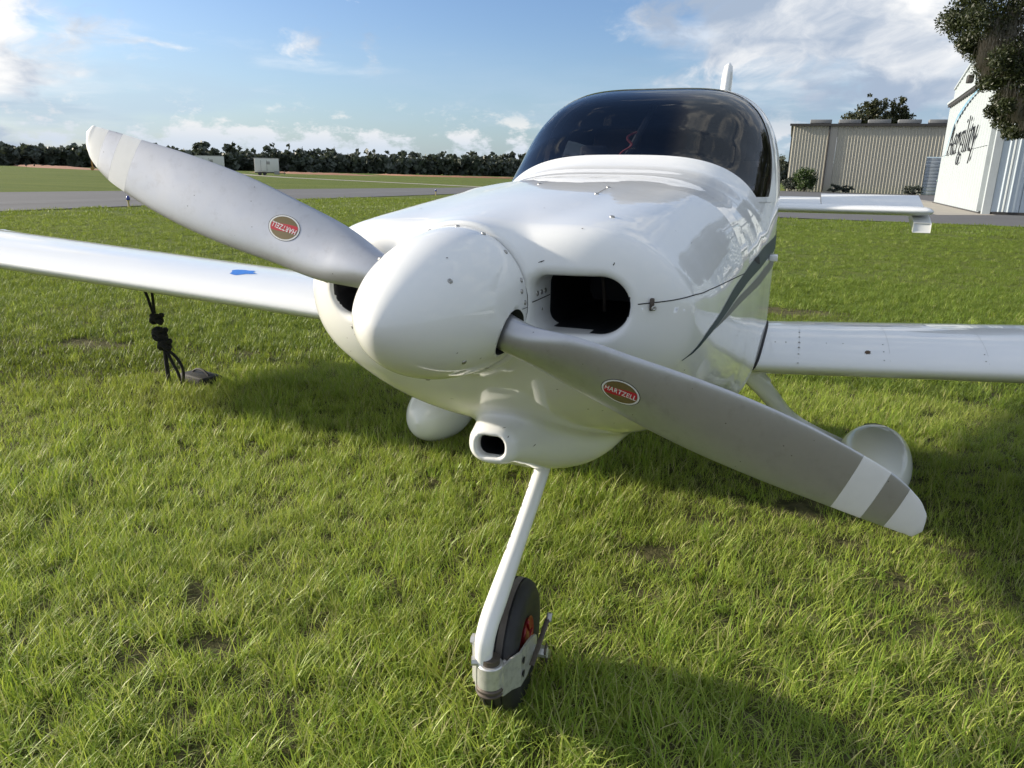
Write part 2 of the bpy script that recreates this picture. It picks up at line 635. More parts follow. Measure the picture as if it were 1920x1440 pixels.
SEATM = principled('seat_fabric', (0.10, 0.075, 0.055), 0.9, bump=0.3)
PANEL = principled('panel_grey', (0.05, 0.05, 0.055), 0.6)
SCREEN = principled('screen_pale', (0.30, 0.24, 0.19), 0.3)
GLASS = glass_mat('tinted_glass', (0.60, 0.63, 0.68))
WORN = principled('bare_metal_wear', (0.11, 0.10, 0.09), 0.5, 0.4, noise=0.7, nscale=120)


# ------------------------------------------------------------------ aeroplane
plane = empty('airplane')
plane.matrix_world = PLANE_M
tag(plane, 'white low-wing propeller airplane parked on the grass in the foreground', 'airplane')


def surface_nets(F, lo, hi, h):
    ax = [np.arange(lo[i], hi[i] + h, h) for i in range(3)]
    nx, ny, nz = map(len, ax)
    G = np.empty((nx, ny, nz), np.float32)
    Yg, Zg = np.meshgrid(ax[1], ax[2], indexing='ij')
    half = nx // 2 + 1
    for i in range(0, nx, 8):
        xs = ax[0][i:i + 8]
        X = np.broadcast_to(xs[:, None, None], (len(xs), ny, nz)).ravel()
        Yb = np.broadcast_to(Yg, (len(xs), ny, nz)).ravel()
        Zb = np.broadcast_to(Zg, (len(xs), ny, nz)).ravel()
        G[i:i + 8] = F(X, Yb, Zb).reshape(len(xs), ny, nz)
    S = G < 0
    cnt = np.zeros((nx - 1, ny - 1, nz - 1), np.int8)
    for a in (0, 1):
        for b in (0, 1):
            for c in (0, 1):
                cnt += S[a:nx - 1 + a, b:ny - 1 + b, c:nz - 1 + c]
    act = (cnt > 0) & (cnt < 8)
    idx = -np.ones(act.shape, np.int64)
    idx[act] = np.arange(act.sum())
    ci = np.argwhere(act)
    acc = np.zeros((len(ci), 3))
    num = np.zeros(len(ci))
    corners = [(a, b, c) for a in (0, 1) for b in (0, 1) for c in (0, 1)]
    for p in corners:
        for d in range(3):
            if p[d] == 0:
                q = list(p)
                q[d] = 1
                g0 = G[ci[:, 0] + p[0], ci[:, 1] + p[1], ci[:, 2] + p[2]]
                g1 = G[ci[:, 0] + q[0], ci[:, 1] + q[1], ci[:, 2] + q[2]]
                m = (g0 < 0) != (g1 < 0)
                t = np.where(m, g0 / np.where(m, g0 - g1, 1), 0)
                pt = np.tile(np.array(p, float), (len(ci), 1))
                pt[:, d] = t
                acc[m] += pt[m]
                num[m] += 1
    V = np.array(lo) + (ci + acc / num[:, None]) * h
    Q = []
    for d in range(3):
        s0 = [slice(0, None)] * 3
        s1 = [slice(0, None)] * 3
        s0[d], s1[d] = slice(0, -1), slice(1, None)
        A, B = S[tuple(s0)], S[tuple(s1)]
        e = np.argwhere(A != B)
        o1, o2 = (d + 1) % 3, (d + 2) % 3
        ok = (e[:, o1] > 0) & (e[:, o2] > 0) & (e[:, o1] < S.shape[o1] - 1) & (e[:, o2] < S.shape[o2] - 1)
        e = e[ok]
        ins = A[e[:, 0], e[:, 1], e[:, 2]]
        c = []
        for (u, v) in ((0, 0), (1, 0), (1, 1), (0, 1)):
            k = e.copy()
            k[:, o1] -= u
            k[:, o2] -= v
            c.append(idx[k[:, 0], k[:, 1], k[:, 2]])
        q = np.stack(c, 1)
        q[~ins] = q[~ins][:, ::-1]
        Q.append(q)
    return V, np.concatenate(Q)


def sub_mesh(V, F, N, keep):
    f = F[keep]
    u, inv = np.unique(f, return_inverse=True)
    return V[u], inv.reshape(f.shape), N[u]


def build_cowl():
    V, F = surface_nets(f_cowl, (-.60, .045, .53), (.60, 1.075, 1.475), 0.0066)
    V, N = to_surf(f_cowl, V, 3)
    keep = (V[F][:, :, 1].max(1) < 1.062)
    F = F[keep]
    C = V[F].mean(1)
    t = -f_inlet(C[:, 0], C[:, 1], C[:, 2])
    inside = ((C[:, 1] > 0.205) & (t > -0.016)) | ((C[:, 1] > 0.165) & (np.abs(C[:, 0]) > 0.172) & (t > -0.014)) | ((C[:, 1] > 0.128) & (np.abs(C[:, 0]) > 0.255) & (t > -0.012)) | ((C[:, 1] > 0.265) & (np.abs(C[:, 0]) < 0.05) & (np.abs(C[:, 2] - .806) < .033))
    seam_z = seam_height(C[:, 1])
    up = C[:, 2] > seam_z
    obs = {}
    for nm, sel in (('upper_cowl', up), ('lower_cowl', ~up)):
        v, f, n = sub_mesh(V, F, N, sel)
        obs[nm] = mesh_obj(nm, v, f, [WHITE, DUCT], plane, normals=n, mi=inside[sel].astype(int))
    return obs


def seam_height(y):
    return np.interp(y, [0.0, 0.16, 0.35, 1.06], [1.186, 1.188, 1.192, 1.166])


COWL = build_cowl()


def ribbon(name, P, F, width, mat, parent, off=0.0009, n=60, project=True, wend=None):
    P = smooth_path(P, n)
    if project:
        P, N = to_surf(F, P)
    else:
        N = to_surf(F, P)[1]
    T = np.gradient(P, axis=0)
    T /= np.linalg.norm(T, axis=1)[:, None] + 1e-9
    S = np.cross(T, N)
    S /= np.linalg.norm(S, axis=1)[:, None] + 1e-9
    w = np.full(n, width / 2)
    if wend is not None:
        w = np.linspace(width, wend, n) / 2
    A = P + S * w[:, None] + N * off
    B = P - S * w[:, None] + N * off
    V = np.stack([A, B], 1).reshape(-1, 3)
    return mesh_obj(name, V, grid_faces(n, 2), mat, parent)


def patch_yz(name, up, lo, F, mat, parent, off=0.0012, n=50, m=5, side=1):
    """strip on the flank between two (y,z) curves"""
    U, L = smooth_path([(0.5, *q) for q in up], n), smooth_path([(0.5, *q) for q in lo], n)
    V = np.stack([U + (L - U) * t for t in np.linspace(0, 1, m)], 1).reshape(-1, 3)
    x = np.full(len(V), 0.62)
    for _ in range(14):                       # slide along x on to the flank
        f0 = F(x, V[:, 1], V[:, 2])
        f1 = F(x + 1e-4, V[:, 1], V[:, 2])
        x = np.clip(x - f0 / np.maximum((f1 - f0) / 1e-4, 0.15), 0.2, 0.7)
    V[:, 0] = x
    N = grad(F, V)
    N /= np.linalg.norm(N, axis=1)[:, None]
    V = V + N * off
    V[:, 0] *= side
    return mesh_obj(name, V, grid_faces(n, m, flip=(side > 0)), mat, parent)


def f_all(x, y, z):
    return np.where(y < 1.05, f_cowl(x, y, z), f_body(x, y, z))


# joints of the cowling
for s in (1, -1):
    jp = [(.352, .150, 1.188), (.382, .170, 1.190), (.436, .241, 1.194), (.462, .40, 1.190), (.480, .60, 1.183), (.495, .815, 1.174), (.512, 1.045, 1.166)]
    ribbon('cowl_joint', [(s * x, y, z) for x, y, z in jp], f_cowl, 0.0022, SEAM, COWL['upper_cowl'], n=80)
ys = np.linspace(0, 2 * math.pi, 60)
ribbon('firewall_joint', oml(np.full(60, 1.052), ys), f_body, 0.0026, principled('joint_grey', (0.30, 0.30, 0.29), 0.6), COWL['upper_cowl'], n=160, off=0.0012)
for s in (1, -1):
    ribbon('inlet_joint', [(s * 0.170, 0.085, 1.183), (s * 0.150, 0.13, 1.183), (s * 0.146, 0.20, 1.183)], f_cowl, 0.0020, SEAM, COWL['upper_cowl'], n=16)
ribbon('oil_door_joint', [(-0.062, 0.76, 1.41), (-0.056, 0.83, 1.41), (-0.052, 0.90, 1.42)], f_cowl, 0.0016, SEAM, COWL['upper_cowl'], n=12)
ribbon('oil_door_joint', [(-0.052, 0.905, 1.42), (0.04, 0.90, 1.42), (0.138, 0.86, 1.41)], f_cowl, 0.0010, SEAM, COWL['upper_cowl'], n=16)
ribbon('oil_door_joint', [(0.138, 0.745, 1.40), (0.142, 0.66, 1.39), (0.145, 0.59, 1.385)], f_cowl, 0.0016, SEAM, COWL['upper_cowl'], n=12)

SCREW_ME = None


def screw(P, N, parent, r=0.0045):
    global SCREW_ME
    if SCREW_ME is None:
        o = lathe('screw', [(0, 0.0), (0, 1.0), (0.25, 0.95), (0.5, 0.6), (0.35, 0.35), (0.1, 0.0)], STEEL, parent, k=12, axis='z')
        SCREW_ME = o.data
    else:
        o = new_obj('screw', SCREW_ME, None, parent)
    z = Vector(N).normalized()
    o.matrix_local = Matrix.Translation(Vector(P)) @ z.to_track_quat('Z', 'Y').to_matrix().to_4x4() @ Matrix.Scale(r, 4)
    return o


def surf_screws(pts, F, parent, r=0.0045):
    P, N = to_surf(F, pts)
    for p, n in zip(P, N):
        screw(p, n, parent, r)


surf_screws([(0.138, 0.75, 1.40), (0.145, 0.59, 1.385), (-0.06, 0.755, 1.41), (0.25, 0.30, 1.33)], f_cowl, COWL['upper_cowl'], 0.006)
for s in (1, -1):
    surf_screws([(s * 0.152, 0.115, 1.196), (s * 0.150, 0.142, 1.196), (s * 0.149, 0.168, 1.196)], f_cowl, COWL['upper_cowl'], 0.0055)
    surf_screws([(s * 0.150, 0.15, 1.160)], f_cowl, COWL['lower_cowl'], 0.0035)
# scuffs, chips and fly marks
SCUFF = principled('scuff_dark', (0.05, 0.045, 0.04), 0.8)
_g = np.random.default_rng(12)


def scuff(p, F, L, w, ang, parent):
    P, N = to_surf(F, [p])
    P, N = P[0], N[0]
    a = np.cross(N, [0, 0, 1.0])
    a /= np.linalg.norm(a)
    b = np.cross(N, a)
    d = a * math.cos(ang) + b * math.sin(ang)
    e = np.cross(N, d)
    k = 9
    q = np.linspace(0, 2 * math.pi, k, endpoint=False)
    r = _g.uniform(0.55, 1.25, k)
    V = [P + N * 0.0007 + d * L * r[i] * math.cos(q[i]) + e * w * r[i] * math.sin(q[i]) for i in range(k)]
    return mesh_obj('scuff_mark', V, [tuple(range(k))], SCUFF, parent)


for p, L, w, a in [((0.227, 0.148, 1.319), .002, .002, 0), ((0.165, 0.09, 1.262), .007, .0014, .4), ((0.30, 0.115, 1.262), .0035, .0012, 1.2), ((0.10, 0.30, 1.36), .002, .0016, 0),
                   ((0.41, 0.45, 1.29), .003, .001, .8), ((-0.2, 0.30, 1.34), .0025, .002, 0), ((0.20, 0.55, 1.37), .002, .0015, 0)]:
    scuff(p, f_cowl, L, w, a, COWL['upper_cowl'])
for p, L, w, a in [((-0.10, 0.26, 0.93), .005, .0012, .3), ((0.03, 0.26, 0.865), .005, .0012, .1), ((0.05, 0.24, 0.845), .003, .001, .9), ((0.10, 0.33, 0.79), .007, .0014, .2),
                   ((0.20, 0.30, 1.0), .003, .002, 0), ((0.25, 0.40, 0.90), .002, .0015, 0), ((-0.25, 0.30, 1.0), .003, .0012, 1.0), ((0.36, 0.30, 1.06), .0025, .0015, .5), ((-0.30, 0.2, 1.05), .003, .001, .2)]:
    scuff(p, f_cowl, L, w, a, COWL['lower_cowl'])
# latch on the port seam just behind the inlet
P, N = to_surf(f_cowl, [(0.362, 0.152, 1.192), (0.364, 0.154, 1.176)])
lt = box('latch', P.mean(0) + N.mean(0) * 0.003, (0.008, 0.011, 0.024), RUST, COWL['upper_cowl'], 0.002)
screw(P[1] + N[1] * 0.009, N[1], COWL['upper_cowl'], 0.0055)
# dark fastening behind the inlet and the cylinder heads inside
for s in (1, -1):
    tube('ignition_lead', smooth_path([(s * 0.235, 0.30, 1.23), (s * 0.24, 0.31, 1.18), (s * 0.238, 0.33, 1.135)], 10), 0.004, RUST, plane, 8)
# ---------------- spinner
def spin_r(y):
    q = np.clip((0.060 - y) / 0.332, 0, 1)
    return 0.1465 * np.maximum(1 - q ** 1.85, 0) ** 0.55


def f_spin(x, y, z):
    return np.hypot(x, z - H) - spin_r(y)


TH = 0.334
Bu = np.array([math.cos(TH), 0, -math.sin(TH)])
Bv = np.array([math.sin(TH), 0, math.cos(TH)])
Bn = np.array([0, -1.0, 0])


def build_spinner():
    q = np.linspace(0, 1, 60)
    ys = 0.060 - 0.332 * np.sin(q * math.pi / 2)
    prof = [(0.060, 0.0)] + [(y, max(spin_r(y), 1e-4)) for y in ys]
    o = lathe('spinner', [(y, r) for y, r in prof[::-1]], SPIN, plane, k=96, origin=(0, 0, H), flat_angle=60)
    o.data.materials.append(DUCT)
    cuts = []
    for s in (1, -1):
        c = np.array([0, 0.004, H])
        P = [c + s * Bu * t for t in (0.075, 0.22)]
        rings = []
        k = 40
        t = np.linspace(0, 2 * math.pi, k, endpoint=False)
        for p in P:
            rings.append(p + 0.050 * np.cos(t)[:, None] * Bn + 0.0475 * np.sin(t)[:, None] * Bv)
        co = loft('cutter', rings, [SPIN, DUCT], None, flip=(s > 0))
        co.data.polygons.foreach_set('material_index', [1] * len(co.data.polygons))
        co.matrix_world = PLANE_M
        cuts.append(co)
        m = o.modifiers.new('cut', 'BOOLEAN')
        m.operation = 'DIFFERENCE'
        m.object = co
        m.solver = 'EXACT'
    bpy.context.view_layer.update()
    dg = bpy.context.evaluated_depsgraph_get()
    me = bpy.data.meshes.new_from_object(o.evaluated_get(dg))
    o.modifiers.clear()
    o.data = me
    for c in cuts:
        bpy.data.objects.remove(c)
    return o


SPINNER = build_spinner()
lathe('spinner_backplate', [(0.0592, 0.02), (0.0600, 0.1445), (0.070, 0.1445), (0.070, 0.02)], SEAM, plane, k=64, origin=(0, 0, H))
# screws round the rear rim and on the dome
sc = []
for a in (88, 66, 44, 20, 3, -62, -80, 112, 150, 200, 235, 262):
    a = math.radians(a)
    y = 0.046
    r = spin_r(y)
    sc.append((r * math.cos(a), y, H + r * math.sin(a)))
for a, y in ((128, -0.115), (40, -0.155), (12, 0.035), (-42, -0.115), (-30, 0.03), (190, -0.20), (-90, -0.08)):
    a = math.radians(a)
    r = spin_r(np.float64(y))
    sc.append((r * math.cos(a), y, H + r * math.sin(a)))
surf_screws(sc, f_spin, SPINNER, 0.0050)
for a, y, L, w, q in ((200, -0.205, .006, .0013, .3), (205, -0.195, .004, .001, .8), (214, -0.18, .005, .001, .2), (225, -0.15, .003, .001, 1.0), (60, -0.12, .002, .0016, 0), (-60, -0.06, .003, .0012, .4), (175, -0.22, .003, .001, .5)):
    a = math.radians(a)
    r = float(spin_r(np.float64(y)))
    scuff((r * math.cos(a), y, H + r * math.sin(a)), f_spin, L, w, q, SPINNER)
# joint between dome and rear ring beside the blade opening
ribbon('spinner_joint', [(spin_r(np.float64(0.012)) * math.cos(a), 0.030 + 0.03 * i / 4, H + spin_r(np.float64(0.02)) * math.sin(a))
                         for i, a in enumerate(np.linspace(-0.02, -0.02, 5))], f_spin, 0.0012, SEAM, SPINNER, n=10)

# ---------------- propeller blades
_br = [.085, .12, .16, .25, .38, .50, .64, .72, .784, .835, .876, .907, .920, .925]
_ble = [.034, .036, .042, .061, .069, .078, .080, .075, .067, .058, .043, .022, .004, -.014]
_bte = [.034, .036, .042, .060, .068, .072, .066, .059, .052, .047, .042, .038, .034, .022]
_bth = [.068, .070, .064, .038, .025, .020, .0155, .0125, .0110, .0095, .0085, .007, .006, .004]
_bbe = [50, 47, 42, 31, 21.5, 18, 15, 14, 13, 12.5, 12, 12, 12, 12]


def blade_sec(r):
    le, te, th, be = (hermite(_br, a, r) for a in (_ble, _bte, _bth, _bbe))
    return le, te, th, np.radians(be)


def blade_pt(r, c, off, sgn, front=True):
    """r along the span, c chordwise offset from the axis (towards the leading edge)"""
    le, te, th, be = blade_sec(r)
    mid, hc = (le - te) / 2, (le + te) / 2
    s = np.clip((c - mid) / hc, -1, 1)
    rnd = np.clip((0.24 - r) / 0.12, 0, 1)             # round shank blends into the airfoil
    prof = np.sqrt(np.maximum(1 - s * s, 0))
    foil = prof * (0.62 + 0.38 * (1 - s * s) ** 0.5)
    t_f = th * (rnd * 0.5 * prof + (1 - rnd) * 0.74 * foil)
    t_b = -th * (rnd * 0.5 * prof + (1 - rnd) * 0.22 * foil)
    t = (t_f + off) if front else t_b
    cd = np.cos(be)[..., None] * Bv + np.sin(be)[..., None] * Bn
    nd = np.cos(be)[..., None] * Bn - np.sin(be)[..., None] * Bv
    rel = r[..., None] * Bu + c[..., None] * cd + t[..., None] * nd
    if sgn < 0:
        rel = rel * np.array([-1, 1, -1])
    return rel + np.array([0, 0.004, H])


def blade_mesh(name, r0, r1, nr, mat, parent, sgn):
    r = np.linspace(r0, r1, nr)
    k = 22
    ph = np.linspace(0, math.pi, k)
    le, te, _, _ = blade_sec(r)
    mid, hc = (le - te) / 2, (le + te) / 2
    cf = mid[:, None] + hc[:, None] * np.cos(ph)[None]
    cb = cf[:, ::-1][:, 1:-1]
    R = np.repeat(r[:, None], k, 1)
    A = blade_pt(R, cf, 0.0, sgn, True)
    B = blade_pt(R[:, 1:-1], cb, 0.0, sgn, False)
    return loft(name, np.concatenate([A, B], 1), mat, parent, flip=False, flat_angle=60)


def text_mesh(body, size=1.0, shear=0.0, extrude=0.0, spacing=1.0, res=4, offset=0.0):
    c = bpy.data.curves.new('txt', 'FONT')
    c.body = body
    c.size = size
    c.shear = shear
    c.space_character = spacing
    c.align_x = 'CENTER'
    c.align_y = 'CENTER'
    c.extrude = extrude
    c.offset = offset
    c.resolution_u = res
    o = bpy.data.objects.new('txt', c)
    COL.objects.link(o)
    bpy.context.view_layer.update()
    me = bpy.data.meshes.new_from_object(o.evaluated_get(bpy.context.evaluated_depsgraph_get()))
    bpy.data.objects.remove(o)
    bpy.data.curves.remove(c)
    return me


def build_blade(sgn, lab):
    b = blade_mesh('propeller_blade', 0.085, 0.784, 70, GREY, plane, sgn)
    if lab:
        b['label'] = lab
    blade_mesh('tip_band', 0.7842, 0.834, 8, TAPE, b, sgn)
    blade_mesh('blade_end', 0.8342, 0.872, 8, GREY, b, sgn)
    blade_mesh('tip_band', 0.8722, 0.925, 16, TAPE, b, sgn)
    # oval badge
    r0, c0, a, e = 0.376, -0.004, 0.0375, 0.0265

    def disc(name, sx, off, mat, inner=None):
        k, m = 48, 6
        t = np.linspace(0, 2 * math.pi, k, endpoint=False)
        qs = np.linspace(inner if inner else 0.02, 1, m) * sx
        R = r0 + a * qs[:, None] * np.cos(t)[None]
        C = c0 + e * qs[:, None] * np.sin(t)[None]
        P = blade_pt(R, C, off, sgn)
        F = [tuple(q) for q in grid_faces(m, k, True)]
        F.append(tuple(range(k))[::-1])
        return mesh_obj(name, P.reshape(-1, 3), F, mat, b)
    disc('badge', 1.0, 0.0004, DBLACK)
    disc('badge_rim', 0.965, 0.0006, DWHITE)
    disc('badge_field', 0.865, 0.0008, GOLD)
    # slanting red band
    n = 30
    xs = np.linspace(-0.82, 0.82, n)
    lim = np.sqrt(np.maximum(0.86 ** 2 - xs ** 2, 0))
    hi = np.minimum(0.30 + 0.14 * np.sin(xs * 2.2), lim)
    lo = np.maximum(-0.30 + 0.14 * np.sin(xs * 2.2), -lim)
    rows = [lo + (hi - lo) * q for q in np.linspace(0, 1, 4)]
    P = np.stack([blade_pt(r0 + a * xs, c0 + e * q, 0.0010, sgn) for q in rows], 0)
    mesh_obj('badge_band', P.reshape(-1, 3), grid_faces(4, n), RED, b)
    me = text_mesh('HARTZELL', 0.0150, spacing=1.08, res=3, offset=0.00022)
    co = np.empty(len(me.vertices) * 3)
    me.vertices.foreach_get('co', co)
    co = co.reshape(-1, 3)
    wd = np.ptp(co[:, 0])
    co[:, 0] *= 0.060 / wd
    P = blade_pt(r0 + co[:, 0], c0 + co[:, 1], 0.0013, sgn)
    me.vertices.foreach_set('co', P.ravel())
    me.update()
    o = new_obj('badge_lettering', me, DWHITE, b)
    return b


build_blade(1, 'grey propeller blade pointing down to the right with white tip bands')
build_blade(-1, 'grey propeller blade pointing up to the left')

# ---------------- fuselage, glass, cockpit
SILL_Z = 1.362
Y_WS, Y_HOOP0, Y_HOOP1, Y_RW = 1.605, 2.26, 2.40, 3.05


def sill_angle(y):
    zt, zc = hermite(_Y, _ZT, y), hermite(_Y, _ZC, y)
    nt = hermite(_Y, _NT, y)
    q = np.clip((SILL_Z - zc) / (zt - zc), 0, 1) ** (nt / 2)
    return np.arcsin(q)


def oml_grid(ys, a0, a1, m, off=0.0):
    R = []
    for y, p, q in zip(ys, a0, a1):
        a = np.linspace(p, q, m)
        P = oml(np.full(m, y), a)
        if off:
            _, N = to_surf(f_body, P, 0)
            P = P + N * off
        R.append(P)
    return np.array(R)


def oml_sheet(name, ys, a0, a1, m, mat, parent, off=0.0):
    R = oml_grid(ys, a0, a1, m, off)
    V = R.reshape(-1, 3)
    _, N = to_surf(f_body, V, 0)
    return mesh_obj(name, V, grid_faces(len(ys), m, flip=True), mat, parent, normals=N)


def build_fuselage():
    V, F, o = [], [], 0

    def add(ys, a0, a1, m, closed=False):
        nonlocal o
        R = oml_grid(ys, a0, a1, m)
        V.append(R.reshape(-1, 3))
        F.append(grid_faces(len(ys), m, flip=True) + o)
        o += R.shape[0] * R.shape[1]
    y1 = np.linspace(1.05, Y_WS, 30)
    add(y1, 0 * y1 - math.pi / 2, 0 * y1 + 1.5 * math.pi, 161)
    y2 = np.linspace(Y_WS, Y_HOOP0, 36)
    s2 = sill_angle(y2)
    add(y2, math.pi - s2, 2 * math.pi + s2, 101)
    y3 = np.linspace(Y_HOOP0, Y_HOOP1, 8)
    add(y3, 0 * y3 - math.pi / 2, 0 * y3 + 1.5 * math.pi, 161)
    y4 = np.linspace(Y_HOOP1, Y_RW, 30)
    s4 = sill_angle(y4) + 0.12
    add(y4, math.pi - s4, 2 * math.pi + s4, 101)
    y5 = np.linspace(Y_RW, 6.0, 90)
    add(y5, 0 * y5 - math.pi / 2, 0 * y5 + 1.5 * math.pi, 121)
    V, F = np.concatenate(V), np.concatenate(F)
    _, N = to_surf(f_body, V, 0)
    f = mesh_obj('fuselage', V, F, WHITE2, plane, normals=N)
    # windscreen ends at a slanting bow: forward at the sills, aft at the crown
    v = np.linspace(0, 1, 81)
    yend = 1.74 + (Y_HOOP0 - 0.002 - 1.74) * np.sin(math.pi * v) ** 0.75

    def bow_sheet(name, ya, yb_, n, mat, off=0.0):
        R = []
        for q in np.linspace(0, 1, n):
            y = ya + (yb_ - ya) * q
            sa = sill_angle(y)
            P = oml(y, sa + (math.pi - 2 * sa) * v)
            R.append(P)
        V = np.array(R).reshape(-1, 3)
        _, N = to_surf(f_body, V, 0)
        return mesh_obj(name, V + N * off, grid_faces(n, 81, flip=True), mat, plane, normals=N)
    bow_sheet('windscreen', np.full(81, Y_WS), yend, 40, GLASS)
    bow_sheet('canopy_frame', yend - 0.012, np.full(81, Y_HOOP0), 24, WHITE2, 0.003)
    bow_sheet('frame_lining', yend - 0.008, np.full(81, Y_HOOP0), 24, INTERIOR, -0.012)
    oml_sheet('rear_window', y4, s4, math.pi - s4, 61, GLASS, plane)
    yh = np.linspace(Y_HOOP0 - 0.02, Y_HOOP1 + 0.02, 10)
    oml_sheet('canopy_hoop', yh, 0 * yh + 0.30, 0 * yh + math.pi - 0.30, 81, WHITE2, plane, 0.004)
    # moulded fairing round the foot of the windscreen
    yf = np.linspace(1.33, Y_WS + 0.022, 18)
    R = []
    m = 71
    for y in yf:
        a = np.linspace(0.42, math.pi - 0.42, m)
        P = oml(np.full(m, y), a)
        _, N = to_surf(f_body, P, 0)
        e = np.clip((y - 1.33) / 0.26, 0, 1) ** 1.5 * np.sin(np.clip((a - 0.42) / (math.pi - 0.84), 0, 1) * math.pi) ** 0.25
        R.append(P + N * (0.0004 + 0.0035 * e)[:, None])
    loft('windscreen_fairing', R, WHITE2, plane, close_v=False, caps=False, flip=True, flat_angle=50)
    # edge band round the sill
    for s in (1, -1):
        ribbon('sill_trim', [(s * p[0], p[1], p[2]) for p in [oml(np.array(y), sill_angle(y)) for y in np.linspace(1.62, 3.0, 24)]],
               f_body, 0.020, WHITE2, f, off=0.003, n=60)
    return f


FUS = build_fuselage()
# flank stripes on both sides
for s in (1, -1):
    patch_yz('stripe', [(0.228, 1.061), (0.30, 1.094), (0.45, 1.128), (0.88, 1.168), (1.30, 1.195), (2.3, 1.222), (3.3, 1.23)],
             [(0.230, 1.060), (0.32, 1.086), (0.50, 1.113), (0.89, 1.136), (1.32, 1.148), (2.4, 1.158), (3.3, 1.17)],
             f_all, TEAL, FUS, n=90, side=s)
    patch_yz('stripe', [(0.379, 1.100), (0.605, 1.119), (1.09, 1.124), (1.46, 1.130), (1.80, 1.129), (3.2, 1.14)],
             [(0.384, 1.099), (0.66, 1.105), (1.21, 1.096), (1.65, 1.094), (1.94, 1.092), (3.2, 1.10)],
             f_all, TAUPE, FUS, n=80, side=s)
    patch_yz('air_vent', [(1.16, 1.188), (1.22, 1.192), (1.30, 1.188)], [(1.161, 1.187), (1.23, 1.172), (1.30, 1.162)], f_all, SEAM, FUS, off=0.002, n=12, side=s)
    P, N = to_surf(f_body, [(s * 0.55, 1.72, 1.150)])
    box('footstep', P[0] + np.array([s * 0.015, 0, 0]), (0.03, 0.07, 0.022), WHITE2, FUS, 0.004)
    # vertical side-skin joint
    ribbon('skin_joint', [(s * 0.54, 1.47, z) for z in np.linspace(0.72, 1.30, 12)], f_body, 0.0014, principled('joint_pale', (0.5, 0.5, 0.48), 0.6), FUS, n=30)

# cockpit interior
yt = np.linspace(1.30, 3.2, 30)
R = oml_grid(yt, math.pi - sill_angle(np.maximum(yt, 1.62)) + 0.0, 2 * math.pi + sill_angle(np.maximum(yt, 1.62)), 61, -0.018)
loft('cockpit_tub', R, INTERIOR, plane, close_v=False, caps=False, flip=True)
gs = []
for y in np.linspace(1.42, 1.92, 10):
    hw = float(hermite(_Y, _W, y)) * 0.80
    zt = min(float(hermite(_Y, _ZT, y)) - 0.03, 1.452)
    xs = np.linspace(-hw, hw, 25)
    gs.append(np.stack([xs, 0 * xs + y, zt - 0.10 * np.abs(xs / hw) ** 3.2], 1))
loft('glareshield', gs, INTERIOR, plane, close_v=False, caps=False)
box('instrument_panel', (0, 1.93, 1.30), (0.94, 0.02, 0.22), PANEL, plane, 0.005)
box('compass', (-0.20, 1.93, 1.515), (0.11, 0.06, 0.10), INTERIOR, plane, 0.012)
box('compass_face', (-0.20, 1.897, 1.505), (0.062, 0.006, 0.045), SCREEN, plane, 0.002)
for s in (1, -1):
    seat = box('seat', (s * 0.26, 2.55, 1.22), (0.44, 0.13, 0.62), SEATM, plane, 0.045, rot=Matrix.Rotation(-0.25, 3, 'X'), seg=4)
    box('headrest', (s * 0.26, 2.66, 1.60), (0.24, 0.09, 0.16), SEATM, seat, 0.035, rot=Matrix.Rotation(-0.2, 3, 'X'), seg=4)
rb = [oml(np.array(2.34), np.array(a)) for a in np.linspace(0.35, math.pi - 0.35, 30)]
rb = np.array(rb) * np.array([0.93, 1, 1]) - np.array([0, 0, 0.035])
tube('roll_bar', rb, 0.032, INTERIOR, plane, 12)
tube('roll_bar_brace', [(-0.02, 2.34, 1.77), (-0.06, 2.12, 1.60), (-0.10, 1.93, 1.44)], 0.014, INTERIOR, plane, 8)
tube('strap', smooth_path([(-0.055, 2.10, 1.63), (-0.085, 2.05, 1.60), (-0.06, 2.04, 1.575), (-0.10, 2.02, 1.54), (-0.11, 2.0, 1.52)], 20), 0.005,
     principled('red_strap', (0.25, 0.03, 0.03), 0.8), plane, 6)
oh = np.array([oml(np.array(y), np.array(a)) for y, a in ((2.20, 1.05), (2.20, 1.57), (2.20, 2.1))])
bk = [oml(np.array(2.98), np.array(a_)) * np.array([0.95, 1, 1]) - np.array([0, 0, 0.03]) for a_ in np.linspace(-0.2, math.pi + 0.2, 40)]
mesh_obj('cabin_blackout', bk, [tuple(range(40))], INTERIOR, plane, smooth=False)  # opaque dark panel added to block sky light through the cabin
yb = np.linspace(2.20, 3.1, 12)
oml_sheet('headliner', yb, sill_angle(yb) + 0.42, math.pi - sill_angle(yb) - 0.42, 31, INTERIOR, plane, -0.03)

# ---------------- wings
_AF_X = np.array([0, .006, .02, .05, .10, .18, .28, .40, .55, .70, .85, 1.0])
_AF_U = np.array([0, .013, .025, .041, .058, .074, .082, .081, .067, .047, .024, .001])
_AF_L = np.array([0, -.012, -.021, -.031, -.040, -.048, -.052, -.050, -.041, -.028, -.014, -.001])


def foil(k=40):
    q = (1 - np.cos(np.linspace(0, math.pi, k))) / 2
    u = hermite(np.sqrt(_AF_X), _AF_U, np.sqrt(q))
    l = hermite(np.sqrt(_AF_X), _AF_L, np.sqrt(q))
    return np.concatenate([np.stack([q[::-1], u[::-1]], 1), np.stack([q[1:-1], l[1:-1]], 1)])


WLE, WCH, WZ0, WDI = 1.70, 1.38, 0.730, 0.061
INC = math.radians(3.0)


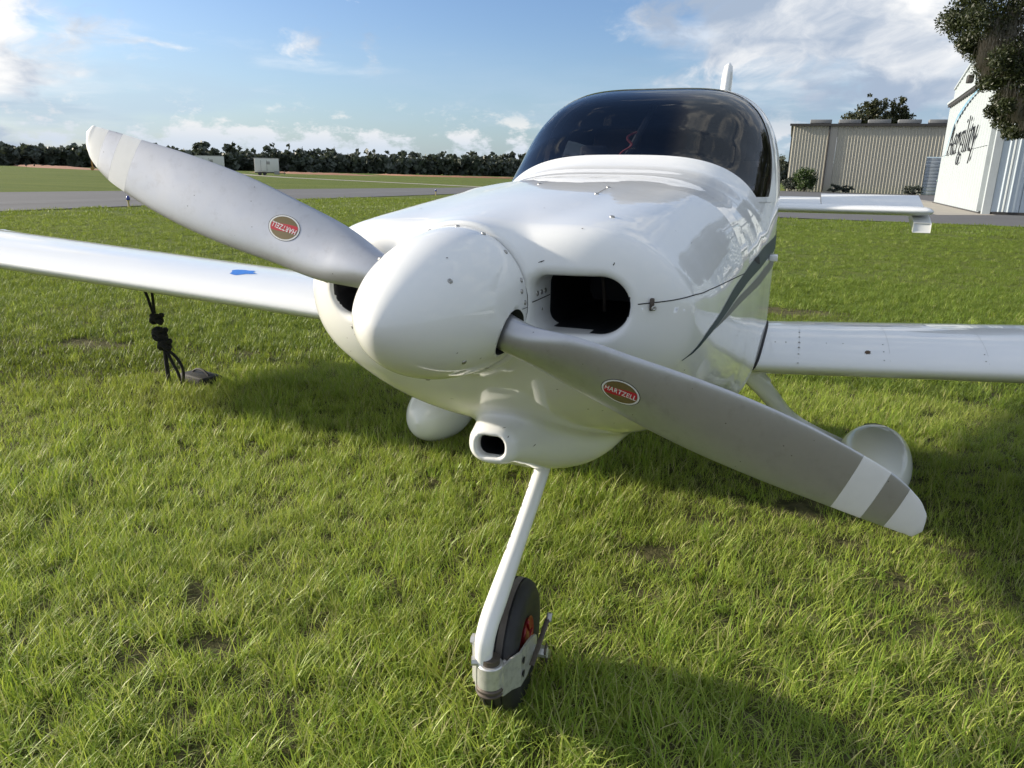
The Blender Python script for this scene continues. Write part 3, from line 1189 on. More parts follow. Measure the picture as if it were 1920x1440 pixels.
def wing_ring(x, sgn, prof, chord=WCH, le=WLE, tscale=1.0, dz=0.0):
    z0 = WZ0 + (x - 0.54) * WDI + dz
    inc = INC
    P = np.empty((len(prof), 3))
    P[:, 0] = sgn * x
    P[:, 1] = le + prof[:, 0] * chord * math.cos(inc)
    P[:, 2] = z0 + prof[:, 1] * WCH * tscale - prof[:, 0] * chord * math.sin(inc)
    return P


def wing_top(x, y):
    q = (y - WLE) / WCH
    u = hermite(np.sqrt(_AF_X), _AF_U, np.sqrt(np.clip(q, 0, 1)))
    return WZ0 + (x - 0.54) * WDI + u * WCH - q * WCH * math.sin(INC)


def build_wing(sgn):
    pf = foil(40)
    xs = np.r_[0.50, np.linspace(0.545, 5.05, 40)]
    w = loft('wing', [wing_ring(x, sgn, pf) for x in xs], WHITE2, plane, flip=(sgn > 0), flat_angle=50)
    tips = []
    for t in np.linspace(0, 1, 14):
        e = math.sqrt(max(1 - t * t, 0.0))
        tips.append(wing_ring(5.052 + 0.20 * t, sgn, pf, chord=WCH * (1 - 0.10 * t ** 2 - 0.10 * (1 - e)), le=WLE + 0.17 * (1 - e) + 0.02 * t,
                              tscale=max(e, 0.02), dz=0.02 * t))
    loft('wing_tip', tips, WHITE2, w, flip=(sgn > 0), flat_angle=50)
    # rubber seal round the root
    ring = wing_ring(0.556, sgn, pf)
    c = ring.mean(0)
    # the seal follows the flank of the fuselage
    F = to_surf(f_body, ring, 4)[0]
    F[:, 1:] = ring[:, 1:]
    x = np.full(len(F), 0.6)
    for _ in range(12):
        f0, f1 = f_body(x, F[:, 1], F[:, 2]), f_body(x + 1e-4, F[:, 1], F[:, 2])
        x = np.clip(x - f0 / np.maximum((f1 - f0) / 1e-4, 0.2), 0.508, 0.60)
    F[:, 0] = sgn * (x + 0.004)
    F = np.concatenate([F, F[:1]])
    tube('root_seal', F, 0.006, BLACK, w, 6)
    for x0 in (0.70, 1.02, 1.34):
        n = 26
        y = np.linspace(WLE + 0.02, WLE + WCH - 0.1, n)
        A = np.stack([np.full(n, sgn * x0), y, wing_top(x0, y) + 0.0008], 1)
        V = np.stack([A - (0.0006, 0, 0), A + (0.0006, 0, 0)], 1).reshape(-1, 3)
        mesh_obj('skin_joint', V, grid_faces(n, 2), MATS['joint_pale'], w)
    return w


WP, WS_ = build_wing(1), build_wing(-1)
rng = np.random.default_rng(4)
# fastener rows and a bug splat near the port wing root
for x0, y0, r in [(0.70, 1.43, .004), (0.70, 1.47, .004), (0.70, 1.515, .005), (0.70, 1.56, .005), (0.70, 1.62, .004), (0.70, 1.69, .004), (0.61, 1.56, .003), (0.65, 1.56, .003),
                  (1.0, 1.50, .003), (1.0, 1.56, .003), (1.0, 1.45, .003), (1.33, 1.50, .003), (1.33, 1.46, .003), (0.86, 1.56, .0025), (0.80, 1.56, .0025)]:
    y0 = 1.705 + (y0 - 1.43) * 0.95
    screw((x0, y0, wing_top(x0, y0) + 0.0006), (0, -0.2, 1), WP, r)


def splat(name, x0, y0, rx, ry, mat, parent, sgn=1, rag=0.3, k=26, seed=1):
    g = np.random.default_rng(seed)
    t = np.linspace(0, 2 * math.pi, k, endpoint=False)
    r = 1 + rag * (g.random(k) - 0.5) * 2
    V = []
    for q in (0.001, 0.5, 1.0):
        x, y = x0 + rx * q * r * np.cos(t), y0 + ry * q * r * np.sin(t)
        V.append(np.stack([sgn * x, y, wing_top(x, y) + 0.0012], 1))
    return mesh_obj(name, np.concatenate(V), grid_faces(3, k, True), mat, parent)


splat('bug_splat', 0.945, 1.765, 0.010, 0.013, principled('bug_brown', (0.10, 0.06, 0.03), 0.8), WP, seed=3)
splat('tape_patch', 2.12, 1.99, 0.066, 0.066, BLUE, WS_, -1, 0.28, 18, 5)['label'] = 'blue tape patch on the starboard wing'

# ---------------- tail
HZ = 1.243
HSL, HSH, HST = 5.25, 5.66, 6.05


def tail_foil(k=16, t=0.06):
    q = (1 - np.cos(np.linspace(0, math.pi, k))) / 2
    h = t * (np.sqrt(q) * (1 - q) * 1.6 + 0.02)
    return np.concatenate([np.stack([q[::-1], h[::-1]], 1), np.stack([q[1:-1], -h[1:-1]], 1)])


for s in (1, -1):
    tf = tail_foil(18, 0.09)
    rings = []
    for x, e in [(0.08, 1), (0.5, 1), (1.0, 1), (1.50, 1), (1.60, 0.97), (1.63, 0.85), (1.65, 0.6), (1.658, 0.25)]:
        P = np.empty((len(tf), 3))
        P[:, 0] = s * x
        P[:, 1] = HSL + 0.05 * (1 - e) + tf[:, 0] * (HSH - HSL + 0.02) * (0.9 + 0.1 * e)
        P[:, 2] = HZ + tf[:, 1] * 0.62 * e
        rings.append(P)
    hs = loft('horizontal_stabilizer', rings, WHITE2, plane, flip=(s > 0), flat_angle=50)
    up = math.radians(17)
    ef = np.array([(0, .5), (.12, .62), (1, .03), (1, -.03), (.12, -.62), (0, -.5)])

    def erings(xs, y1, up_):
        R = []
        for x in xs:
            P = np.empty((len(ef), 3))
            P[:, 0] = s * x
            d = ef[:, 0] * (y1 - HSH)
            h = ef[:, 1] * 0.036
            P[:, 1] = HSH + d * math.cos(up_) - h * math.sin(up_)
            P[:, 2] = HZ + d * math.sin(up_) + h * math.cos(up_)
            R.append(P)
        return R
    el = loft('elevator', erings((0.10, 1.50, 1.64), HST, up), WHITE2, plane, flip=(s > 0), flat_angle=25)
    if s > 0:
        bpy.data.objects.remove(el)
        el = loft('elevator', erings((0.865, 1.50, 1.64), HST, up), WHITE2, plane, flip=True, flat_angle=25)
        loft('trim_tab', erings((0.10, 0.5, 0.86), HST - 0.03, up * 0.80), WHITE2, el, flip=True, flat_angle=25)
    # balance horn hanging below the stabiliser tip
    hr = []
    for d, h, w in ((-0.40, 0.030, 0.8), (-0.405, 0.040, 1.0), (-0.30, 0.045, 1.0), (-0.02, 0.040, 1.0)):
        y, z = HSH + d * math.cos(up) , HZ + d * math.sin(up)
        a, b = 1.59 - 0.062 * w, 1.59 + 0.062 * w
        hr.append([(s * a, y, z - h), (s * b, y, z - h), (s * b, y, z + h * 0.8), (s * a, y, z + h * 0.8)])
    loft('balance_horn', hr, WHITE2, el, flip=(s > 0), flat_angle=30)
# fin and rudder
fr = []
for z, y0, y1, t in ((1.30, 4.95, 5.80, 0.055), (1.8, 5.30, 5.84, 0.048), (2.30, 5.58, 5.87, 0.045), (2.39, 5.66, 5.87, 0.035), (2.425, 5.74, 5.86, 0.012)):
    q = tail_foil(16, 1.0)
    P = np.stack([q[:, 1] * t / 0.64, y0 + q[:, 0] * (y1 - y0), 0 * q[:, 0] + z], 1)
    fr.append(P)
loft('fin', fr, WHITE2, plane, flat_angle=50)
rr = []
for z, y1, t in ((1.20, 6.30, .030), (1.8, 6.22, .026), (2.30, 6.08, .020), (2.40, 6.02, .010)):
    rr.append([(-t, 5.89, z), (t, 5.89, z), (0.002, y1, z), (-0.002, y1, z)])
loft('rudder', rr, WHITE2, plane, flip=True, flat_angle=20)

# ---------------- main gear
for s in (1, -1):
    tube('main_gear_leg', smooth_path([(s * 0.47, 1.86, 0.70), (s * 0.56, 1.93, 0.605), (s * 0.735, 2.28, 0.345), (s * 1.03, 2.55, 0.15)], 16),
         np.linspace(0.030, 0.024, 16), WHITE2, plane, 14, 1.0, 1.35)
    tube('leg_fairing', [(s * 0.49, 1.875, 0.685), (s * 0.58, 1.97, 0.585)], (0.038, 0.036), WHITE2, plane, 14, 1.0, 1.2)
    rings = []
    for q in np.linspace(0, 1, 30):
        y = 1.985 + 0.98 * q
        e = math.sqrt(max(1 - (1 - min(q / 0.34, 1)) ** 2, 0)) * (1 - max(q - 0.34, 0) ** 1.2 * 1.55)
        e = max(e, 0.01)
        t = np.linspace(0, 2 * math.pi, 40, endpoint=False)
        cx, sz = np.cos(t), np.sin(t)
        X = 0.158 * e * np.sign(cx) * np.abs(cx) ** 0.98
        Z = 0.175 * e * np.sign(sz) * np.abs(sz) ** 0.98
        rings.append(np.stack([s * 1.095 + X, 0 * t + y, 0.190 - 0.11 * max(q - .35, 0) + Z], 1))
    wp = loft('wheel_pant', rings, WHITE2, plane, flip=True, flat_angle=60)
    wl = lathe('main_wheel', [(-.055, .08), (-.06, .14), (-.045, .168), (0, .175), (.045, .168), (.06, .14), (.055, .08)], TYRE, plane, 40, 'x', (s * 1.095, 2.36, 0.178))

# ---------------- nose gear
leg = [(0.0, 0.80, 0.695), (0.0, 0.673, 0.60), (0.0, 0.47, 0.468), (0.0, 0.30, 0.366), (0.0, 0.245, 0.332), (0.0, 0.219, 0.300), (0.0, 0.213, 0.272), (0, 0.213, 0.240)]
lg = tube('nose_gear_leg', smooth_path(leg, 44), np.interp(np.linspace(0, 1, 44), [0, .55, .8, .93, 1], [.0235, .0235, .0270, .025, .021]), WHITE, plane, 20, 1.0, 1.0)


def chip(y0, y1, ang, seed):
    """worn paint patches on the leg"""
    P = smooth_path(leg, 60)
    T, A, B = frames(P)
    g = np.random.default_rng(seed)
    V, F = [], []
    for i in range(26):
        k = np.argmin(np.abs(P[:, 1] - g.uniform(y0, y1)))
        a = ang + g.normal(0, 0.10)
        c = P[k] + 0.0241 * (math.cos(a) * A[k] + math.sin(a) * B[k])
        n = math.cos(a) * A[k] + math.sin(a) * B[k]
        tt = np.cross(n, T[k])
        m = 7
        b = len(V)
        L = g.uniform(0.002, 0.011)
        for j in range(m):
            q = 2 * math.pi * j / m
            rr_ = g.uniform(0.6, 1.2)
            V.append(c + T[k] * L * rr_ * math.cos(q) + tt * 0.0022 * rr_ * math.sin(q))
        F.append(tuple(range(b, b + m)))
    return mesh_obj('paint_wear', V, F, WORN, lg)


_T, _A, _B = frames(smooth_path(leg, 60))
_dirv = np.array([-0.75, -0.55, 0.2])
_k = 20
WANG = math.atan2(_dirv @ _B[_k], _dirv @ _A[_k])
chip(0.54, 0.68, WANG, 2)
chip(0.34, 0.54, WANG, 6)
AX = np.array([0.0, 0.405, 0.178])
nw = empty('nose_wheel')
nw.parent = plane
tyre_prof = [(-.040, .075), (-.047, .098), (-.052, .130), (-.049, .153), (-.040, .168), (-.030, .1745), (-.0245, .1762), (-.0235, .1725), (-.0205, .1725),
             (-.0195, .1775), (-.0035, .1782), (-.0025, .1742), (.0025, .1742), (.0035, .1782), (.0195, .1775), (.0205, .1725), (.0235, .1725), (.0245, .1762),
             (.030, .1745), (.040, .168), (.049, .153), (.052, .130), (.047, .098), (.040, .075)]
tyre_prof = [(x * 1.04, r) for x, r in tyre_prof]
lathe('tyre', tyre_prof, TYRE, nw, 64, 'x', AX, flat_angle=40)
lathe('rim', [(-.048, .02), (-.047, .036), (-.043, .046), (-.044, .066), (-.049, .078), (-.046, .072), (.046, .072), (.049, .078), (.044, .066), (.043, .046), (.047, .036), (.048, .02)],
      RIM, nw, 40, 'x', AX).scale = (1, 1, 1)
for s in (1, -1):
    for a in range(6):
        q = a * math.pi / 3
        c = AX + np.array([s * 0.045, 0.050 * math.cos(q), 0.050 * math.sin(q)])
        box('spoke', c, (0.010, 0.012, 0.044), RIM, nw, 0.003, rot=Matrix.Rotation(-q + math.pi / 2, 3, 'X'))
    lathe('hub_cap', [(s * 0.034, 0.0), (s * 0.034, 0.020), (s * 0.050, 0.018), (s * 0.052, 0.0)], RIM, nw, 20, 'x', AX, 40)
fork = empty('nose_fork')
fork.parent = plane
PIV = Vector((0, 0.213, 0))
CASTER = Matrix.Translation(PIV + Vector((0.018, 0, 0))) @ Matrix.Rotation(math.radians(5), 4, 'Z') @ Matrix.Translation(-PIV)
nw.matrix_local = CASTER
fork.matrix_local = CASTER
lathe('pivot_tube', [(0.148, 0.0), (0.148, 0.033), (0.205, 0.033), (0.208, 0.030), (0.208, 0.0)], ALU, fork, 32, 'z', (0, 0.213, 0.036))
lathe('pivot_collar', [(0.206, 0.0), (0.206, 0.024), (0.222, 0.024), (0.224, 0.0)], RUST, fork, 24, 'z', (0, 0.213, 0.036))
lathe('pivot_washer', [(0.122, 0.0), (0.123, 0.034), (0.128, 0.036), (0.132, 0.030), (0.136, 0.036), (0.142, 0.036), (0.147, 0.030), (0.147, 0.0)], RUST, fork, 32, 'z', (0, 0.213, 0.036))
tube('pivot_nut', [(-0.046, 0.201, 0.248), (-0.028, 0.206, 0.248)], 0.012, ALU, fork, 8)
for s in (1, -1):
    # fork arm: plate leaving the pivot tube, stepping out round the tyre and rising to the axle
    prof = [(0.207, 0.156, 0.243), (0.243, 0.152, 0.246), (0.270, 0.146, 0.248), (0.32, 0.142, 0.244), (0.372, 0.148, 0.230), (0.412, 0.162, 0.210), (0.425, 0.170, 0.194)]
    xo = [0.030, 0.044, 0.060, 0.064, 0.066, 0.066, 0.066]
    V = []
    for (y, z0, z1), x in zip(prof, xo):
        V.append([(s * x, y, z0), (s * (x + .006), y, z0), (s * (x + .006), y, z1), (s * x, y, z1)])
    loft('fork_arm', V, ALU, fork, flip=(s < 0), flat_angle=25)
    for y, z in ((0.284, 0.216), (0.284, 0.176)):
        lathe('fork_hole', [(s * 0.0640, 0.0), (s * 0.0705, 0.010), (s * 0.0708, 0.0)], SEAM, fork, 16, 'x', (0, y, z))
    lathe('axle_nut', [(s * 0.064, 0.0), (s * 0.064, 0.016), (s * 0.108, 0.016), (s * 0.110, 0.010), (s * 0.110, 0.0)], ALU, fork, 6, 'x', (0, 0.395, 0.172), 20)
    box('weld_bead', (s * 0.030, 0.237, 0.193), (0.012, 0.012, 0.094), ALU, fork, 0.005)
box('tow_bracket', (0.105, 0.40, 0.165), (0.006, 0.030, 0.060), RUST, fork, 0.002, rot=Matrix.Rotation(0.5, 3, 'X'))
box('tow_bracket', (0.108, 0.42, 0.150), (0.005, 0.050, 0.024), STEEL, fork, 0.002, rot=Matrix.Rotation(-0.6, 3, 'X'))
tube('axle_strap', smooth_path([(0.080, 0.33, 0.170), (0.088, 0.40, 0.205), (0.098, 0.44, 0.245), (0.104, 0.452, 0.258)], 14), 0.004, RUST, fork, 6, 1.8, 0.5)
box('strap_buckle', (0.101, 0.445, 0.248), (0.016, 0.010, 0.026), STEEL, fork, 0.003, rot=Matrix.Rotation(-0.5, 3, 'X'))


# ------------------------------------------------------------------ ground
def grass_ground_mat():
    m = bpy.data.materials.new('lawn')
    m.use_nodes = True
    t = NT(m.node_tree)
    b = t.n['Principled BSDF']
    tc = t.add('ShaderNodeTexCoord')
    o = tc.outputs['Object']
    n1 = t.noise(o, 0.09, 5, 0.6)
    n2 = t.noise(o, 1.1, 6, 0.65)
    n3 = t.noise(o, 14.0, 5, 0.7)
    mp = t.add('ShaderNodeMapping')
    t.put(mp.inputs['Vector'], o)
    mp.inputs['Rotation'].default_value = (0, 0, 0.35)
    mp.inputs['Scale'].default_value = (0.05, 0.42, 1)
    n4 = t.noise(mp.outputs[0], 1.0, 3, 0.5)
    c = t.mix(t.ss(n1, 0.35, 0.65), (0.120, 0.155, 0.034, 1), (0.155, 0.185, 0.044, 1))
    c = t.mix(t.ss(n4, 0.42, 0.62, 0.0, 0.5), c, (0.095, 0.13, 0.030, 1))
    c = t.mix(t.ss(n2, 0.45, 0.75, 0.0, 0.6), c, (0.165, 0.175, 0.055, 1))
    c = t.mix(t.ss(n3, 0.35, 0.72, 0.0, 0.75), c, (0.08, 0.11, 0.027, 1))
    # thatch and soil close to the camera, where blades are built one by one
    near = t.math('LESS_THAN', t.vmath('LENGTH', t.vmath('SUBTRACT', o, (0.6, -1.3, 0.0))), 9.0)
    so = t.mix(t.ss(n3, 0.35, 0.65), (0.055, 0.045, 0.030, 1), (0.15, 0.13, 0.075, 1))
    c = t.mix(t.math('MULTIPLY', near, 0.80), c, so)
    t.put(b.inputs['Base Color'], c)
    b.inputs['Roughness'].default_value = 0.95
    b.inputs['Specular IOR Level'].default_value = 0.1
    bp = t.add('ShaderNodeBump')
    bp.inputs['Strength'].default_value = 0.9
    bp.inputs['Distance'].default_value = 0.05
    t.put(bp.inputs['Height'], t.noise(o, 22.0, 5, 0.7))
    t.l.new(bp.outputs[0], b.inputs['Normal'])
    return m


def build_ground():
    r = np.r_[0.0, np.geomspace(0.6, 2600, 70)]
    a = np.linspace(0, 2 * math.pi, 120, endpoint=False)
    X = 0.6 + r[:, None] * np.sin(a)[None]
    Y = -1.3 + r[:, None] * np.cos(a)[None]
    Z = 0.012 * np.sin(X * 1.3 + 0.4) * np.sin(Y * 1.1) * np.exp(-((r[:, None] - 6) / 8) ** 2) - 0.012
    g = mesh_obj('ground', np.stack([X, Y, Z], -1).reshape(-1, 3), grid_faces(len(r), 120, True, flip=True), grass_ground_mat())
    tag(g, kind='structure')


build_ground()
ASPH = principled('asphalt', (0.105, 0.105, 0.110), 0.9, noise=0.5, nscale=0.35, dark=0.8, bump=0.3, bscale=40)
CONC = principled('concrete', (0.36, 0.33, 0.28), 0.9, noise=0.5, nscale=0.5, dark=0.8)
DIRT = principled('red_dirt', (0.30, 0.145, 0.085), 0.95, noise=0.6, nscale=0.3, dark=0.7)


def sheet(name, pts, z, mat):
    n = len(pts)
    o = mesh_obj(name, [(x, y, z) for x, y in pts], [tuple(range(n))], mat, smooth=False)
    tag(o, kind='structure')
    return o


sheet('taxiway', [(-20.9, -40), (-20.8, 29), (-20.0, 50), (-14, 170), (-16, 200), (-26.5, 100), (-28.5, 62), (-31.8, 42), (-33.9, 24), (-35.5, -40)][::-1], 0.010, ASPH)
mesh_obj('taxiway_lane', [(-26.2, -40, .014), (-24.4, -40, .014), (-24.0, 50, .014), (-25.6, 50, .014)], [(0, 1, 2, 3)],
         principled('asphalt_worn', (0.12, 0.12, 0.125), 0.9, noise=0.5, nscale=0.4), bpy.data.objects['taxiway'], smooth=False)
sheet('apron', [(-4.5, 29.7), (60, 30.2), (60, 104), (-4.5, 104)], 0.010, ASPH)
sheet('concrete_pad', [(7.0, 38.0), (9.9, 40.5), (11.2, 66.0), (11.2, 80), (6.0, 80)], 0.016, CONC)
sheet('service_path', [(-130, 148), (-88, 108.2), (-69.8, 93.2), (-29.6, 69.6), (-18, 63), (-18, 65), (-29.6, 71.8), (-69.8, 95.8), (-88, 111.5), (-130, 152)][::-1], 0.008, CONC)


def berm(name, P, w, h, seed):
    g = np.random.default_rng(seed)
    P = smooth_path([(x, y, 0) for x, y in P], 70)
    T, A, B = frames(P)
    q = np.linspace(-1, 1, 9)
    R = []
    for i, p in enumerate(P):
        e = min(1, 6 * i / 69, 6 * (69 - i) / 69)
        z = np.maximum(h * e * (1 - q ** 2) * (0.7 + 0.6 * g.random(9)), 0) - 0.02
        R.append(p + A[i] * (q * w)[:, None] + np.stack([0 * z, 0 * z, z], 1))
    o = mesh_obj(name, np.array(R).reshape(-1, 3), grid_faces(70, 9), DIRT)
    tag(o, kind='structure')
    return o


berm('dirt_bank', [(-330, 210), (-230, 176), (-172, 141), (-135, 124)], 4.0, 0.5, 1)
berm('dirt_bank', [(-140, 176), (-112, 160), (-92, 160)], 3.5, 0.4, 2)
berm('dirt_bank', [(-120, 205), (-95, 185), (-70, 190), (-60, 200)], 1.2, 0.35, 3)

# ------------------------------------------------------------------ white hangar
HW = principled('hangar_white', (0.36, 0.40, 0.42), 0.55, noise=0.35, nscale=0.6, dark=0.85)
HWS = principled('hangar_white_trim', (0.42, 0.46, 0.48), 0.5, noise=0.3, nscale=1.0)
HB = principled('hangar_white_shade', (0.50, 0.57, 0.63), 0.5, noise=0.3, nscale=0.8, dark=0.9)  # white sheet on the shaded side: bluish cast of shade put into the colour
INK = principled('lettering_black', (0.012, 0.012, 0.014), 0.5)
SWOOSH = principled('swoosh_blue', (0.17, 0.34, 0.46), 0.5)
ROOFM = principled('roof_metal', (0.20, 0.205, 0.21), 0.6, 0.1, noise=0.4, nscale=0.5)
DARKM = principled('dark_trim', (0.045, 0.042, 0.04), 0.6)

HA, HBp = np.array([10.98, 63.85, 0.0]), np.array([9.73, 41.65, 0.0])
hang = empty('hangar', tuple(HBp), math.atan2((HA - HBp)[1], (HA - HBp)[0]))    # local +x runs along the front, +y is out of the front (to the camera's left)
HL = float(np.linalg.norm(HA - HBp))
tag(hang, 'white metal hangar with blue swoosh and black lettering behind the oak', 'hangar')


def corrugated(name, x0, x1, z0, z1, pitch, depth, mat, parent, y=0.0, topf=None, axis='x', flat=0.6):
    """ribbed sheet in the x-z plane, facing -y"""
    xs, ds = [], []
    n = max(int(round((x1 - x0) / pitch)), 1)
    p = (x1 - x0) / n
    for i in range(n):
        a = x0 + i * p
        xs += [a, a + p * flat, a + p * (flat + 0.12), a + p * 0.88]
        ds += [0, 0, depth, depth]
    xs.append(x1)
    ds.append(0)
    xs, ds = np.array(xs), np.array(ds)
    zt = np.array([topf(x) for x in xs]) if topf else np.full(len(xs), z1)
    A = np.stack([xs, y - ds, np.full(len(xs), z0)], 1)
    B = np.stack([xs, y - ds, zt], 1)
    V = np.concatenate([A, B])
    m = len(xs)
    F = [(i, i + 1, m + i + 1, m + i) for i in range(m - 1)]
    return mesh_obj(name, V, F, mat, parent, smooth=False)


def local_rot(o, deg):
    o.rotation_euler = (0, 0, math.radians(deg))


EV, PK, DEP = 8.0, 9.35, 26.0


def gable(x):
    return EV + (PK - EV) * (1 - abs(x - HL / 2) / (HL / 2))


# local front plane is y=0 with the outside at +y; corrugated() faces -y, so mirror it by negative depth
front = corrugated('front_wall', 0.0, HL, 0.0, EV, 0.9, -0.035, HW, hang, topf=gable, flat=0.7)
door = corrugated('hangar_door', 1.45, HL - 0.35, 0.06, 6.72, 0.9, -0.04, HW, hang, y=0.16, flat=0.72)
box('door_header', (HL / 2, 0.22, 6.80), (HL - 1.0, 0.30, 0.16), DARKM, hang)
box('door_header_cover', (HL / 2, 0.24, 6.95), (HL - 1.0, 0.40, 0.14), HWS, hang)
box('door_track', (HL / 2, 0.22, 0.03), (HL - 1.0, 0.2, 0.06), DARKM, hang)
box('door_post', (1.30, 0.20, 3.4), (0.28, 0.22, 6.6), HWS, hang)
box('corner_post', (0.10, 0.06, 4.0), (0.34, 0.34, 8.0), HWS, hang)
box('rail_band', (HL / 2 + 0.6, 0.215, 3.35), (HL - 2.2, 0.02, 0.03), HWS, hang)
for sgn in (0, 1):
    # roof slopes
    xa = -0.12 if sgn == 0 else HL + 0.12
    za = gable(0) - 0.05
    V = [(xa, 0.10, za), (HL / 2, 0.10, PK + 0.06), (HL / 2, -DEP, PK + 0.06), (xa, -DEP, za)]
    V += [(x, y, z + 0.14) for x, y, z in V]
    F = [(0, 1, 2, 3), (4, 7, 6, 5), (0, 4, 5, 1), (1, 5, 6, 2), (2, 6, 7, 3), (3, 7, 4, 0)]
    mesh_obj('roof', V, F, HWS, hang, smooth=False)
# side wall towards the camera, panel by panel
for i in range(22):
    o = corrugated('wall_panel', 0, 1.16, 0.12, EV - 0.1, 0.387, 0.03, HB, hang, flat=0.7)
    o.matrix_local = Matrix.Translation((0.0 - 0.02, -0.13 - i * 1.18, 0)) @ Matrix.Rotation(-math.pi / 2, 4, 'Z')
box('wall_base', (-0.02, -13.2, 0.07), (0.16, 26, 0.14), DARKM, hang)
tube('downspout', [(-0.16, -0.62, 7.8), (-0.16, -0.62, 0.15)], 0.06, HWS, hang, 8)
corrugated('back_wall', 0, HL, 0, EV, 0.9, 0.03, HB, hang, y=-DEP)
box('far_side_wall', (HL - 0.05, -DEP / 2, EV / 2), (0.1, DEP - 0.4, EV), HW, hang)
fl = box('floodlight', (HL * 0.55, 0.35, 7.58), (0.65, 0.35, 0.45), DARKM, hang, 0.05)
# lettering: local x runs right to left as read, so it is turned to face +y
me = text_mesh('Aergility', 3.15, shear=0.22, extrude=0.02, spacing=1.02, res=3, offset=-0.065)
o = new_obj('lettering', me, INK, hang)
co = np.empty(len(me.vertices) * 3)
me.vertices.foreach_get('co', co)
co = co.reshape(-1, 3)
sx = 12.2 / np.ptp(co[:, 0])
o.matrix_local = Matrix.Translation((HL - 9.9, 0.262, 4.15)) @ Matrix.Rotation(math.pi, 4, 'Z') @ Matrix.Rotation(math.pi / 2, 4, 'X') @ Matrix.Diagonal((sx, 1, 1, 1))


def swoosh(P, w0, w1, w2):
    P = smooth_path(P, 30)
    T = np.gradient(P, axis=0)
    T /= np.linalg.norm(T, axis=1)[:, None]
    S = np.stack([-T[:, 2], 0 * T[:, 0], T[:, 0]], 1)
    w = np.interp(np.linspace(0, 1, 30), [0, .4, 1], [w0, w1, w2])[:, None] / 2
    V = np.stack([P + S * w, P - S * w], 1).reshape(-1, 3)
    return mesh_obj('swoosh', V, grid_faces(30, 2), SWOOSH, hang)


swoosh([(HL - 2.8, 0.28, 3.15), (HL - 3.9, 0.28, 4.2), (HL - 5.6, 0.28, 5.3), (HL - 8.5, 0.28, 6.0), (HL - 12.0, 0.28, 6.45), (HL - 14.8, 0.28, 6.62)], 0.14, 0.26, 0.06)

# ------------------------------------------------------------------ beige warehouse
BG = principled('beige_sheet', (0.42, 0.40, 0.335), 0.6, noise=0.35, nscale=0.3, dark=0.85)
BGD = principled('beige_sheet_dull', (0.38, 0.355, 0.31), 0.6, noise=0.35, nscale=0.3, dark=0.85)
ROLL = principled('roller_grey', (0.30, 0.34, 0.38), 0.5, noise=0.2, nscale=1)
wh = empty('warehouse', (0, 105, 0))
tag(wh, 'long beige ribbed metal warehouse with flat dark eave', 'warehouse')
WT = 8.15
corrugated('wall', -0.2, 4.2, 0, WT, 0.36, 0.05, BG, wh)
box('wall_pier', (4.75, -0.03, WT / 2), (0.95, 0.14, WT), BGD, wh)
corrugated('wall', 5.25, 15.7, 0, WT, 0.36, 0.05, BG, wh)
corrugated('wall', 15.7, 17.6, 4.5, WT, 0.36, 0.05, BG, wh)
corrugated('wall', 17.6, 40, 0, WT, 0.36, 0.05, BG, wh)
box('side_wall', (-0.15, 14, WT / 2), (0.1, 28, WT), BG, wh)
tube('downpipe', [(4.25, -0.2, WT), (4.25, -0.2, 0.1)], 0.09, DARKM, wh, 8)
V = [(-0.5, -0.35, WT), (40.5, -0.35, WT), (40.5, 14, WT + 1.0), (-0.5, 14, WT + 1.0), (40.5, 28.4, WT), (-0.5, 28.4, WT)]
mesh_obj('roof', V, [(0, 1, 2, 3), (3, 2, 4, 5)], ROOFM, wh, smooth=False)
box('eave', (20, -0.36, WT + 0.02), (41.0, 0.16, 0.26), DARKM, wh)
for i in range(8):
    z = WT + 0.52
    box('roof_vent', (3.2 + i * 3.45, 3.2, z + 0.10), (2.6, 1.2, 0.46), ROOFM, wh, 0.05)
for i in range(11):
    box('roller_slat', (16.65, 0.05, 0.2 + i * 0.40), (1.86, 0.06, 0.385), ROLL, wh, 0.02)

